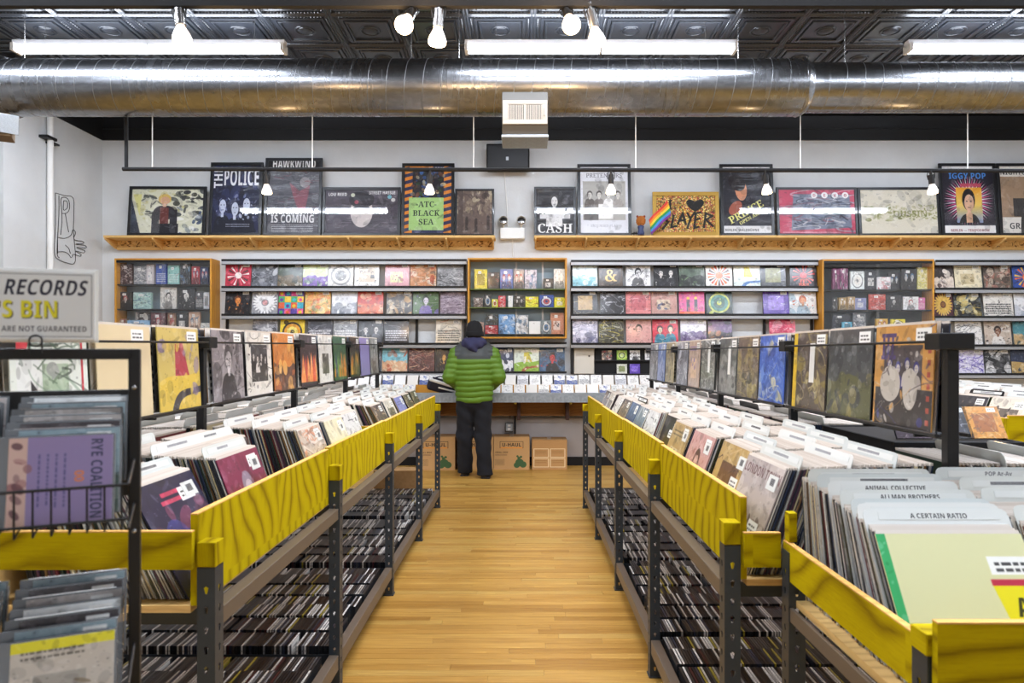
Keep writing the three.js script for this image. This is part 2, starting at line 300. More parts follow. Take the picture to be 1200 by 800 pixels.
  part('face', rbox(0.15, 0.14, 0.012, 0.004).rotateX(0.2).rotateY(0.75).translate(wx(17, 5.2), wy(149, 5.2), -5.12), M.galvEdge, b2);
}
// reflector bulb in a socket, local axes: hangs from y = 0, faces down
const bulbG = new THREE.LatheGeometry([[0.001, -0.165], [0.03, -0.163], [0.046, -0.153], [0.048, -0.142], [0.04, -0.118], [0.026, -0.09], [0.018, -0.07], [0.017, -0.06], [0.001, -0.06]].map((p) => new THREE.Vector2(...p)), 24);
const faceG = new THREE.SphereGeometry(0.045, 20, 8, 0, Math.PI * 2, Math.PI / 2, Math.PI / 2).scale(1, 0.3, 1).translate(0, -0.156, 0);
const socketG = join([cyl(0.026, 0.026, 0.085, 18).translate(0, -0.03, 0), cyl(0.012, 0.012, 0.04, 10).translate(0, 0.03, 0)]);
const yokeG = join([tube([[0.03, -0.03, 0], [0.034, 0.02, 0], [0.0, 0.055, 0]], 0.004, 10, 5), tube([[-0.03, -0.03, 0], [-0.034, 0.02, 0], [0.0, 0.055, 0]], 0.004, 10, 5)]);
function bulbLamp(x, y, Z, rx, rz, socketMat, label, size, strength, group) {
  const o = thing('reflector_lamp', label, 'lamp', [x, y, -Z], group, true);
  o.rotation.set(rx, 0, rz); o.scale.setScalar(size);
  part('bulb', bulbG, M.bulbGlass, o); part('bulb_face', faceG, M.bulbGlow, o); part('socket', socketG, socketMat, o); part('yoke', yokeG, M.black, o);
  const l = new THREE.PointLight(0xffcf94, strength, 0, 2); const d = new THREE.Vector3(0, -0.2 * size, 0).applyEuler(o.rotation);
  l.position.set(x + d.x, y + d.y, -Z + d.z); l.castShadow = true; l.shadow.radius = 2; scene.add(l); l.name = 'bulb_light';
  return o;
}
{ // front light track above the aisle and the rear conduit by the posters
  const Zt = 3.5, yt = wy(4, Zt), t = thing('light_track', 'black ceiling-hung light track carrying chrome-socket bulbs', 'track', [0, yt - 0.02, -Zt]);
  part('rail', [rspan(LEFT - 0.5, RIGHT - 0.3, yt - 0.022, yt + 0.022, -Zt - 0.018, -Zt + 0.018)], M.track, t);
  for (const x of [-3.2, -1.1, 1.2, 3.4]) part('hanger_rod', bar([x, yt + 0.02, -Zt], [x, CEIL, -Zt], 0.006), M.track, t);
  const s = 1.0, y = yt - 0.045;
  bulbLamp(wx(210, Zt), y, Zt, -0.1, 0.15, M.chrome, 'chrome-socket bulb on the track in front of the strip light by the side wall', s, BULB_LIGHT, 'bulbs on the front track');
  bulbLamp(wx(482, Zt), y, Zt, -0.7, -0.15, M.chrome, 'glaring chrome-socket bulb turned outward, on the dark gap between two strip lights', s, BULB_LIGHT, 'bulbs on the front track');
  bulbLamp(wx(514, Zt), y, Zt, 0.1, -0.06, M.chrome, 'chrome-socket bulb hanging straight down beside the glaring one', s, BULB_LIGHT, 'bulbs on the front track');
  bulbLamp(wx(664, Zt), y, Zt, -0.7, 0.12, M.chrome, 'glaring round bulb turned outward, above the duct vent box', s, BULB_LIGHT, 'bulbs on the front track');
  bulbLamp(wx(693, Zt), y, Zt, 0.2, 0.22, M.chrome, 'tilted chrome-socket bulb beside the round bulb above the vent box', s, BULB_LIGHT, 'bulbs on the front track');
  const Zr = 5.43, yr = wy(198, Zr), c = thing('hanging_conduit', 'thin black conduit hung on white rods across the posters', 'pipe', [0, yr, -Zr]);
  part('conduit', bar([wx(144, Zr), yr, -Zr], [RIGHT - 0.3, yr - 0.02, -Zr], 0.016, 10), M.track, c);
  part('drop_pipe', bar([wx(148, Zr), yr, -Zr], [wx(148, Zr), wy(103, 5.3) - 0.175, -Zr], 0.014, 10), M.track, c);
  for (const px of [178.5, 366, 555, 745, 938, 1134]) part('hanger_rod', bar([wx(px, Zr), yr, -Zr], [wx(px, Zr), wy(103, 5.3) - (px > 934 ? 0.136 : 0.172), -Zr], 0.0042, 8), M.white, c);
  for (const [px, rz, rx, w] of [[312, 0, 0.12, 'the tall dark red poster'], [504, -0.05, 0.1, 'the green card poster'], [716, 0, 0.1, 'the white band-photo poster'], [897, 0.15, 0.15, 'the dark diagonal-title poster'], [1091, 0.2, 0.15, 'the starburst poster']])
    bulbLamp(wx(px, Zr), yr - 0.055, Zr, rx, rz, M.black, 'black-socket white bulb on the thin conduit by ' + w, 0.86, BULB_LIGHT * 0.55, 'bulbs on the rear conduit');
}

// ---------------------------------------------------------------- printed matter: generic cover prints on two atlases
const ATLAS = 2048, N = 11, CELL = 186;
function atlas() { const [c, g] = canvas(ATLAS, ATLAS); g.fillStyle = '#888'; g.fillRect(0, 0, ATLAS, ATLAS); return { c, g, n: 0 }; }
const pages = [atlas(), atlas()];
function blobs(g, cols, n, r0, r1, x0 = 0, y0 = 0, x1 = 100, y1 = 100) { for (let i = 0; i < n; i++) { g.fillStyle = pick(cols); g.globalAlpha = rr(0.35, 0.95); g.beginPath(); g.ellipse(rr(x0, x1), rr(y0, y1), rr(r0, r1), rr(r0, r1) * rr(0.3, 1), rr(0, 3), 0, 7); g.fill(); } g.globalAlpha = 1; }
function strokes(g, cols, n, w) { for (let i = 0; i < n; i++) { g.strokeStyle = pick(cols); g.lineWidth = rr(w * 0.4, w); g.globalAlpha = rr(0.3, 0.9); g.beginPath(); const x = rr(0, 100), y = rr(0, 100); g.moveTo(x, y); g.bezierCurveTo(x + rr(-30, 30), y + rr(-15, 15), x + rr(-40, 40), y + rr(-20, 20), x + rr(-50, 50), y + rr(-25, 25)); g.stroke(); } g.globalAlpha = 1; }
function person(g, x, y, s, skin, hair, cloth) { // head, hair and shoulders
  g.fillStyle = cloth; g.beginPath(); g.moveTo(x - s, y + s * 2.6); g.quadraticCurveTo(x - s, y + s * 0.9, x - s * 0.25, y + s * 0.8); g.lineTo(x + s * 0.25, y + s * 0.8); g.quadraticCurveTo(x + s, y + s * 0.9, x + s, y + s * 2.6); g.fill();
  g.fillStyle = hair; g.beginPath(); g.ellipse(x, y - s * 0.08, s * 0.52, s * 0.68, 0, 0, 7); g.fill();
  g.fillStyle = skin; g.beginPath(); g.ellipse(x + s * 0.03, y + s * 0.12, s * 0.38, s * 0.52, 0, 0, 7); g.fill(); g.fillRect(x - s * 0.15, y + s * 0.5, s * 0.3, s * 0.45);
  g.fillStyle = hair; for (const e of [-0.15, 0.18]) { g.beginPath(); g.ellipse(x + e * s, y + s * 0.02, s * 0.07, s * 0.04, 0, 0, 7); g.fill(); } g.fillRect(x - s * 0.1, y + s * 0.38, s * 0.24, s * 0.04);
}
const dashes = (g, x, y, w, n, dy, col, h = 2) => { g.fillStyle = col; for (let i = 0; i < n; i++) { let t = x; while (t < x + w - 2) { const k = rr(2, 7); g.fillRect(t, y + i * dy, Math.min(k, x + w - t), h); t += k + 1.4; } } };
const KINDS = {
  plain(g, a) { g.fillStyle = a[0]; g.fillRect(0, 0, 100, 100); },
  noise(g, a) { KINDS.plain(g, a); blobs(g, a, 40, 4, 22); strokes(g, a.slice(1), 30, 2.2); },
  swirl(g, a) { KINDS.plain(g, a); strokes(g, a.slice(1), 60, 4); },
  land(g, a) { KINDS.plain(g, a); g.fillStyle = a[1]; g.beginPath(); g.moveTo(0, 62); for (let x = 0; x <= 100; x += 10) g.lineTo(x, 55 + rr(-7, 7)); g.lineTo(100, 100); g.lineTo(0, 100); g.fill(); blobs(g, a.slice(1), 24, 4, 14, 0, 55, 100, 100); blobs(g, [a[0], a[3] ?? a[1]], 8, 5, 18, 0, 0, 100, 45); },
  port(g, a) { KINDS.plain(g, a); blobs(g, [a[0], a[1]], 10, 8, 22); person(g, 50, 40, 26, a[2], a[3], a[1]); },
  duo(g, a) { KINDS.plain(g, a); person(g, 30, 42, 22, a[2], a[3], a[1]); person(g, 70, 40, 22, a[2], a[3], a[1]); },
  band(g, a) { KINDS.plain(g, a); g.fillStyle = a[1]; g.fillRect(18, 20, 64, 58); for (let i = 0; i < 4; i++) person(g, 28 + i * 15, 38 + (i % 2) * 4, 8.5, a[2], a[3], pick([a[3], a[2], a[1]])); },
  disc(g, a) { KINDS.plain(g, a); blobs(g, [a[0], a[1]], 8, 6, 14); for (const [r, k] of [[40, 1], [33, 2], [22, 3], [9, 1]]) { g.fillStyle = a[k] ?? a[1]; g.beginPath(); g.arc(50, 52, r, 0, 7); g.fill(); } blobs(g, a, 14, 1, 5, 28, 30, 72, 72); },
  flower(g, a) { KINDS.plain(g, a); g.translate(50, 50); for (let i = 0; i < 22; i++) { g.rotate(Math.PI * 2 / 22); g.fillStyle = a[1]; g.beginPath(); g.ellipse(0, -30, 4.6, 17, 0, 0, 7); g.fill(); } g.fillStyle = a[2]; g.beginPath(); g.arc(0, 0, 10, 0, 7); g.fill(); g.translate(-50, -50); },
  grid(g, a) { for (let i = 0; i < 4; i++) for (let j = 0; j < 4; j++) { g.fillStyle = a[(i * 3 + j * 5) % a.length]; g.fillRect(i * 25, j * 25, 24, 24); g.fillStyle = a[(i * 5 + j + 2) % a.length]; g.beginPath(); g.arc(i * 25 + 12, j * 25 + 14, 7, 0, 7); g.fill(); } },
  frame(g, a) { KINDS.plain(g, a); g.fillStyle = a[1]; g.fillRect(20, 22, 60, 58); strokes(g, a.slice(2), 12, 2.5); g.fillStyle = a[1]; g.fillRect(32, 36, 36, 30); },
  burst(g, a) { KINDS.plain(g, a); g.translate(50, 52); for (let i = 0; i < 18; i++) { g.rotate(Math.PI * 2 / 18); g.fillStyle = a[1 + (i % (a.length - 1))]; g.beginPath(); g.moveTo(0, 8); g.lineTo(-4, 42); g.lineTo(4, 42); g.fill(); } g.fillStyle = a[1]; g.beginPath(); g.arc(0, 0, 13, 0, 7); g.fill(); g.translate(-50, -52); },
  text(g, a) { KINDS.plain(g, a); strokes(g, a.slice(1), 14, 3); dashes(g, 8, 46, 84, 5, 9, a[2] ?? a[1], 5); },
  card(g, a) { KINDS.plain(g, a); dashes(g, 10, 12, 60, 2, 6, a[1], 2.5); g.fillStyle = a[2]; g.fillRect(22, 38, 50, 42); blobs(g, a.slice(1), 10, 3, 9, 24, 40, 70, 78); },
  flame(g, a) { KINDS.plain(g, a); for (let i = 0; i < 26; i++) { g.fillStyle = pick(a.slice(1)); g.globalAlpha = 0.75; const x = rr(5, 95), h = rr(20, 60); g.beginPath(); g.moveTo(x - 8, 92); g.quadraticCurveTo(x - 9, 90 - h * 0.5, x, 92 - h); g.quadraticCurveTo(x + 9, 90 - h * 0.5, x + 8, 92); g.fill(); } g.globalAlpha = 1; },
  paint(g, a) { KINDS.plain(g, a); g.fillStyle = a[1]; g.beginPath(); g.moveTo(40, 20); g.lineTo(58, 18); g.lineTo(72, 58); g.lineTo(38, 60); g.fill(); g.fillStyle = a[2]; g.beginPath(); g.moveTo(0, 66); g.bezierCurveTo(30, 50, 60, 66, 100, 52); g.lineTo(100, 100); g.lineTo(0, 100); g.fill(); g.fillStyle = a[3]; g.beginPath(); g.moveTo(28, 100); g.bezierCurveTo(40, 66, 70, 78, 100, 72); g.lineTo(100, 80); g.bezierCurveTo(70, 84, 50, 80, 42, 100); g.fill(); blobs(g, [a[0], a[2], a[4] ?? a[1]], 16, 3, 12); },
  figures(g, a) { KINDS.plain(g, a); for (let i = 0; i < 2; i++) { const x = 36 + i * 30; g.fillStyle = a[1]; g.fillRect(x - 6, 38, 12, 30); g.fillRect(x - 6, 66, 5, 24); g.fillRect(x + 1, 66, 5, 24); g.fillStyle = a[2]; g.beginPath(); g.arc(x, 32, 6, 0, 7); g.fill(); } g.fillStyle = a[3]; g.fillRect(0, 86, 100, 14); blobs(g, a, 8, 2, 6, 0, 0, 100, 30); },
};
function grain(g, w, h, n) { for (let i = 0; i < n; i++) { const k = rnd(); g.fillStyle = k < 0.5 ? '#000' : '#fff'; g.globalAlpha = rr(0.03, 0.16); const s = rr(0.01, 0.09) * w; g.beginPath(); g.ellipse(rr(0, w), rr(0, h), s, s * rr(0.2, 0.9), rr(0, 3), 0, 7); g.fill(); } for (let i = 0; i < n; i++) { g.fillStyle = rnd() < 0.55 ? '#000' : '#fff'; g.globalAlpha = rr(0.06, 0.28); g.fillRect(rr(0, w), rr(0, h), rr(0.01, 0.03) * w, rr(0.006, 0.02) * w); } g.globalAlpha = 1; }
function cover(kind, cols, opt = {}) {
  const pg = pages.find((p) => p.n < N * N), k = pg.n++, g = pg.g, x = (k % N) * CELL, y = Math.floor(k / N) * CELL;
  g.save(); g.beginPath(); g.rect(x, y, CELL, CELL); g.clip(); g.translate(x, y); g.scale(CELL / 100, CELL / 100);
  KINDS[kind](g, cols);
  if (opt.draw) opt.draw(g);
  if (kind !== 'plain') { if (/port|duo|band|figures/.test(kind)) { blobs(g, cols, 26, 1.5, 6, 8, 12, 92, 95); strokes(g, cols, 12, 1.6); } grain(g, 100, 100, 110); }
  if (opt.words) { g.fillStyle = opt.ink ?? '#eee'; g.font = (opt.font ?? 'bold') + ' ' + (opt.size ?? 14) + 'px ' + (opt.face ?? 'sans-serif'); g.textAlign = 'center'; opt.words.split('|').forEach((w, i) => g.fillText(w, opt.x ?? 50, (opt.y ?? 18) + i * (opt.size ?? 14) * 1.05, 96)); }
  if (opt.sticker !== false) { g.fillStyle = '#f2f2ee'; const sx = opt.sx ?? 66, sy = opt.sy ?? 5; g.fillRect(sx, sy, 24, 13); dashes(g, sx + 3, sy + 4, 18, 2, 4, '#444', 1.6); }
  g.restore();
  const p = 1.5;
  return { page: pages.indexOf(pg), uv: [(x + p) / ATLAS, 1 - (y + CELL - p) / ATLAS, (x + CELL - p) / ATLAS, 1 - (y + p) / ATLAS], edge: cols[0] };
}
const pageMat = pages.map((p) => null), pageTex = pages.map((p) => null);
const coverMat = (c) => { if (!pageMat[c.page]) { pageTex[c.page] = tex(pages[c.page].c); pageMat[c.page] = phys(0xffffff, 0.4, { map: pageTex[c.page], clearcoat: 0.55, clearcoatRoughness: 0.12 }); } return pageMat[c.page]; };
// box whose face 0..5 (+x -x +y -y +z -z) carries a print; the other faces use a plain edge colour
const edgeMats = new Map();
const edgeMat = (hex) => { if (!edgeMats.has(hex)) edgeMats.set(hex, std(hex, 0.6)); return edgeMats.get(hex); };
function printBox(w, h, d, face, uv) {
  const g = new THREE.BoxGeometry(w, h, d), a = g.attributes.uv;
  for (let i = face * 4; i < face * 4 + 4; i++) a.setXY(i, uv[0] + (uv[2] - uv[0]) * a.getX(i), uv[1] + (uv[3] - uv[1]) * a.getY(i));
  g.clearGroups(); for (let f = 0; f < 6; f++) g.addGroup(f * 6, 6, f === face ? 0 : 1);
  return g;
}

// ---------------------------------------------------------------- OSB poster shelf
function posterShelf(px0, px1, label, openEnd) {
  const Zb = WALL, Zf = 8.48, x0 = wx(px0, Zf), x1 = wx(px1, Zf), yt = wy(275.5, Zf), y0 = wy(293, Zb);
  const o = thing('poster_shelf', label, 'shelf', [(x0 + x1) / 2, y0, -Zb + 0.1]);
  part('shelf_board', muv(rspan(x0, x1, yt - 0.03, yt, -Zb, -Zf, 0.003)), M.raw, o);
  part('back_board', muv(span(x0 + 0.03, x1 - 0.03, y0, yt - 0.03, -Zb, -Zb + 0.02)), M.osb, o);
  part('lower_cleat', muv(rspan(x0 + 0.03, x1 - 0.03, y0 - 0.002, y0 + 0.035, -Zb + 0.02, -Zb + 0.035, 0.002)), M.raw, o);
  const sh = new THREE.Shape([[0, yt - 0.03], [0.25, yt - 0.03], [0.25, yt - 0.05], [0.03, y0 + 0.01], [0, y0 + 0.01]].map((p) => new THREE.Vector2(...p)));
  const n = Math.max(1, Math.round((x1 - x0) / 0.62));
  for (let i = 0; i <= n; i++) { const x = Math.min(x1 - 0.03, Math.max(x0 + 0.02, x0 + (x1 - x0) * i / n)); part('bracket', muv(new THREE.ExtrudeGeometry(sh, { depth: 0.018, bevelEnabled: false }).rotateY(-Math.PI / 2).translate(x + 0.009, 0, -Zb + 0.02)), M.raw, o); }
  return yt;
}
const SHELF_Y = posterShelf(121, 580, 'chipboard poster shelf on the side of the wall with the shop crowd poster');
posterShelf(626, 1240, 'chipboard poster shelf carrying the heart mosaic and the starburst poster');

// ---------------------------------------------------------------- posters
const [posterC, pg] = canvas(2048, 2048);
let posterN = 0;
function posterCell(draw, w, h) { const k = posterN++, x = (k % 4) * 512, y = Math.floor(k / 4) * 512; pg.save(); pg.beginPath(); pg.rect(x, y, 512, 512); pg.clip(); pg.translate(x, y); pg.scale(512 / w, 512 / h); draw(pg, w, h); grain(pg, w, h, 90); pg.restore(); return [(x + 2) / 2048, 1 - (y + 510) / 2048, (x + 510) / 2048, 1 - (y + 2) / 2048]; }
const posterTex = tex(posterC), posterMat = std(0xffffff, 0.65, 0, { map: posterTex });
const T2 = (g, s, x, y, size, col, font = 'bold', face = 'sans-serif', max, align = 'left') => { g.fillStyle = col; g.font = `${font} ${size}px ${face}`; g.textAlign = align; g.fillText(s, x, y, max); };
function crumple(g, w, h, cols, n) { for (let i = 0; i < n; i++) { g.strokeStyle = pick(cols); g.globalAlpha = rr(0.2, 0.7); g.lineWidth = rr(1, 4); const x = rr(0, w), y = rr(0, h); g.beginPath(); g.moveTo(x, y); g.quadraticCurveTo(x + rr(8, 30), y + rr(-8, 8), x + rr(20, 60), y + rr(-10, 10)); g.stroke(); } g.globalAlpha = 1; }
function poster(px0, px1, py0, label, draw, o = {}) {
  const Zp = o.Z ?? 8.56, x0 = wx(px0, Zp), x1 = wx(px1, Zp), yb = SHELF_Y + 0.003, H = wy(py0, Zp) - yb, W = x1 - x0, th = 0.024, fw = o.frame ?? 0.038;
  const t = thing('framed_poster', label, 'poster', [(x0 + x1) / 2, yb, -Zp], 'framed posters on the shelf', true);
  const lean = o.lean ?? 0.088; t.rotation.x = -lean; t.rotation.z = o.tilt ?? 0;
  const fm = o.frameMat ?? M.frame;
  part('frame', [rspan(-W / 2, W / 2, 0, fw, -th / 2, th / 2), rspan(-W / 2, W / 2, H - fw, H, -th / 2, th / 2), rspan(-W / 2, -W / 2 + fw, fw, H - fw, -th / 2, th / 2), rspan(W / 2 - fw, W / 2, fw, H - fw, -th / 2, th / 2)], fm, t);
  part('backing', span(-W / 2 + 0.004, W / 2 - 0.004, 0.004, H - 0.004, -th / 2 - 0.002, -th / 2 + 0.004), M.blackMatte, t);
  const uv = posterCell(draw, Math.round(W * 400), Math.round(H * 400));
  const pr = part('print', printBox(W - fw * 2 + 0.006, H - fw * 2 + 0.006, 0.003, 4, uv).translate(0, H / 2, -0.001), [posterMat, edgeMat(0x222226)], t);
  if (o.glass !== false) part('glass_pane', box(W - fw * 2 + 0.004, H - fw * 2 + 0.004, 0.002, 0, H / 2, 0.006), M.glass, t);
  return t;
}
const bgr = (g, w, h, c) => { g.fillStyle = c; g.fillRect(0, 0, w, h); };
poster(149, 240, 217, 'landscape framed poster of a blond figure in a dark jacket in a crowded shop', (g, w, h) => {
  bgr(g, w, h, '#d8d8c0'); g.save(); g.scale(w / 100, h / 100); blobs(g, ['#3a3c34', '#6a6c60', '#e8e8d8', '#c8c48c', '#20242a'], 110, 2, 7, 14, 2, 100, 70); g.fillStyle = '#2a3448'; g.beginPath(); g.moveTo(0, 20); g.lineTo(14, 100); g.lineTo(0, 100); g.fill(); g.fillStyle = '#d8d488'; g.beginPath(); g.moveTo(2, 12); g.lineTo(14, 12); g.lineTo(12, 60); g.fill();
  blobs(g, ['#f0f0ea', '#3a4a6a', '#28303a', '#e6e2d0'], 30, 3, 8, 62, 40, 100, 100); person(g, 46, 24, 17, '#d8a888', '#d8b860', '#2c2830'); g.fillStyle = '#6a3430'; g.fillRect(40, 42, 12, 36); g.fillStyle = '#24242c'; g.fillRect(29, 52, 10, 48); g.fillRect(54, 46, 10, 38); g.fillRect(30, 78, 36, 22); g.restore();
}, { tilt: -0.004 });
poster(244, 306, 188, 'tall navy framed poster with white stacked lettering over three faces', (g, w, h) => {
  bgr(g, w, h, '#161a38'); g.save(); g.scale(w / 100, h / 100); blobs(g, ['#2a3058', '#0c0e20', '#3a4270'], 30, 6, 18); for (const [x, y] of [[22, 58], [48, 62], [72, 56]]) { person(g, x, y, 19, '#c4cce0', '#1c2040', '#101428'); } blobs(g, ['#c8d0e4', '#8088b0'], 26, 1, 4, 8, 42, 92, 80); g.restore();
  g.save(); g.translate(w * 0.2, h * 0.34); g.rotate(-Math.PI / 2); T2(g, 'THE', 0, 0, w * 0.25, '#eef0f6'); g.restore(); g.save(); g.translate(w * 0.22, h * 0.3); g.scale(1, 2.0); T2(g, 'POLICE', 0, 0, w * 0.24, '#eef0f6', 'bold', 'sans-serif', w * 0.76); g.restore(); dashes(g, w * 0.3, h * 0.86, w * 0.5, 2, 12, '#c8cce0', 3);
});
poster(308.5, 376, 182.5, 'tallest black framed poster, crumpled grey print with a red figure', (g, w, h) => {
  bgr(g, w, h, '#55565e'); crumple(g, w, h, ['#8a8c94', '#2a2a30', '#b8bac4', '#1c1c22'], 260); g.fillStyle = '#17181c'; g.fillRect(0, 0, w, h * 0.12);
  g.globalAlpha = 0.5; g.fillStyle = '#b84a5a'; g.beginPath(); g.moveTo(w * 0.42, h * 0.3); g.lineTo(w * 0.62, h * 0.42); g.lineTo(w * 0.82, h * 0.34); g.lineTo(w * 0.74, h * 0.66); g.lineTo(w * 0.6, h * 0.68); g.lineTo(w * 0.5, h * 0.5); g.fill(); g.fillStyle = '#d8d0d0'; g.beginPath(); g.arc(w * 0.72, h * 0.3, w * 0.1, 0, 7); g.fill(); g.globalAlpha = 1; crumple(g, w, h * 0.7, ['#8a8c94', '#26262c', '#a8aab4', '#8a3a48'], 110); g.fillStyle = '#17181c'; g.fillRect(0, 0, w, h * 0.13);
  g.save(); g.translate(w * 0.08, h * 0.11); g.scale(1, 1.5); T2(g, 'HAWKWIND', 0, 0, w * 0.17, '#f0f0f0', 'bold', 'sans-serif', w * 0.84); g.restore(); g.save(); g.translate(w * 0.08, h * 0.85); g.scale(1, 1.3); T2(g, 'IS COMING', 0, 0, w * 0.16, '#e8e8ea', 'bold', 'sans-serif', w * 0.84); g.restore(); dashes(g, w * 0.1, h * 0.88, w * 0.8, 5, 9, '#e0e0e4', 3);
});
poster(377, 469, 218, 'landscape framed poster of a pale face with sunglasses on a rippled grey ground', (g, w, h) => {
  bgr(g, w, h, '#4a434e'); crumple(g, w, h, ['#6a626e', '#2e2832', '#8a8290'], 160); g.save(); g.translate(w / 2, h * 0.5); g.fillStyle = '#cfc6c4'; g.beginPath(); g.ellipse(0, 0, h * 0.24, h * 0.36, 0, 0, 7); g.fill(); g.fillStyle = '#26222a'; g.beginPath(); g.ellipse(0, -h * 0.28, h * 0.27, h * 0.2, 0, 0, 7); g.fill(); for (const s of [-1, 1]) { g.beginPath(); g.ellipse(s * h * 0.1, -h * 0.06, h * 0.09, h * 0.06, 0, 0, 7); g.fill(); } g.restore();
  for (const [x, y, c] of [[0.38, 0.12, '#c8ccb8'], [0.43, 0.28, '#a04a5a'], [0.93, 0.23, '#d0d0cc'], [0.88, 0.16, '#70b0c0']]) { g.fillStyle = c; g.beginPath(); g.arc(w * x, h * y, h * 0.045, 0, 7); g.fill(); } T2(g, 'LOU REED', w * 0.04, h * 0.14, h * 0.1, '#f0f0f0', 'bold', 'sans-serif', w * 0.26); T2(g, 'STREET HASSLE', w * 0.6, h * 0.1, h * 0.1, '#f0f0f0', 'bold', 'sans-serif', w * 0.36);
});
poster(470, 532, 189, 'tall framed poster with orange and navy striped border behind a lettered green card', (g, w, h) => {
  bgr(g, w, h, '#262a52'); g.fillStyle = '#e08a28'; for (let y = -20; y < h; y += h * 0.1) for (const x of [0, w * 0.83]) { g.beginPath(); g.moveTo(x, y + 12); g.lineTo(x + w * 0.17, y); g.lineTo(x + w * 0.17, y + h * 0.05); g.lineTo(x, y + h * 0.05 + 12); g.fill(); } g.fillRect(w * 0.1, 0, w * 0.5, h * 0.05);
  g.fillStyle = '#141826'; g.fillRect(w * 0.17, h * 0.06, w * 0.66, h * 0.42); g.save(); g.translate(w * 0.17, h * 0.06); g.scale(w * 0.0066, h * 0.0042); blobs(g, ['#2a4a8a', '#3a6ab0', '#c8b890', '#6a3a2a', '#20401c', '#4a2a18'], 60, 3, 12); g.restore(); T2(g, 'ON TOUR', w * 0.5, h * 0.06, h * 0.055, '#f4f4f4', 'bold', 'sans-serif', w * 0.42);
  g.fillStyle = '#a8cf82'; g.fillRect(w * 0.1, h * 0.47, w * 0.73, h * 0.48); T2(g, '-ATC-', w * 0.465, h * 0.61, h * 0.115, '#1c2c22', 'bold', 'serif', w * 0.6, 'center'); T2(g, 'BLACK', w * 0.465, h * 0.74, h * 0.115, '#1c2c22', 'bold', 'serif', w * 0.64, 'center'); T2(g, 'SEA', w * 0.465, h * 0.87, h * 0.115, '#1c2c22', 'bold', 'serif', w * 0.5, 'center');
});
poster(533, 579, 220, 'small dark framed poster of brown woodland beside the emergency light', (g, w, h) => {
  bgr(g, w, h, '#6a5a52'); g.save(); g.scale(w / 100, h / 100); blobs(g, ['#8a7a6a', '#4a3e38', '#a09078', '#c0b498'], 90, 2, 9, 0, 0, 100, 55); g.fillStyle = '#564842'; g.fillRect(4, 0, 14, 100); for (const [x, y] of [[28, 66], [54, 70], [88, 64]]) { g.fillStyle = '#3a302e'; g.fillRect(x - 4, y, 8, 26); g.beginPath(); g.arc(x, y - 3, 4, 0, 7); g.fill(); } g.restore();
}, { frame: 0.026 });
poster(626, 675, 217.5, 'small black framed poster of a man in a pale shirt above bold white lettering', (g, w, h) => {
  bgr(g, w, h, '#26262a'); g.strokeStyle = '#55555a'; g.lineWidth = 2; g.strokeRect(w * 0.05, h * 0.06, w * 0.9, h * 0.62); g.save(); g.scale(w / 100, h / 100); person(g, 48, 26, 22, '#dcdcdc', '#3a3a3c', '#e4e4e4'); g.fillStyle = '#e0e0e0'; g.fillRect(10, 56, 80, 10); blobs(g, ['#4a4a50', '#6a6a70'], 8, 3, 8, 70, 8, 96, 34); g.restore(); T2(g, 'CASH', w * 0.5, h * 0.97, h * 0.28, '#f4f4f2', 'bold', 'serif', w * 0.94, 'center');
}, { frame: 0.03 });
poster(677, 740, 190, 'white framed poster with a pale group photograph under thin lettering', (g, w, h) => {
  bgr(g, w, h, '#e4e6ec'); T2(g, 'PRETENDERS', w * 0.5, h * 0.16, h * 0.085, '#3a3c46', '', 'serif', w * 0.92, 'center'); g.fillStyle = '#b6b4ae'; g.fillRect(w * 0.06, h * 0.22, w * 0.88, h * 0.58); for (let i = 0; i < 4; i++) { g.save(); g.translate(w * 0.06, h * 0.22); g.scale(w * 0.0088, h * 0.0058); person(g, 16 + i * 22, 34, 13, '#dcd8d0', '#5a5450', ['#6a6460', '#8a8480', '#f0efec', '#a8a29c'][i]); g.restore(); } g.fillStyle = '#6c6864'; g.fillRect(w * 0.08, h * 0.62, w * 0.3, h * 0.18); g.fillStyle = '#f4f3f0'; g.fillRect(w * 0.38, h * 0.56, w * 0.3, h * 0.22); T2(g, 'EXTENDED PLAY', w * 0.5, h * 0.9, h * 0.05, '#9a9ca6', '', 'serif', w * 0.7, 'center');
});
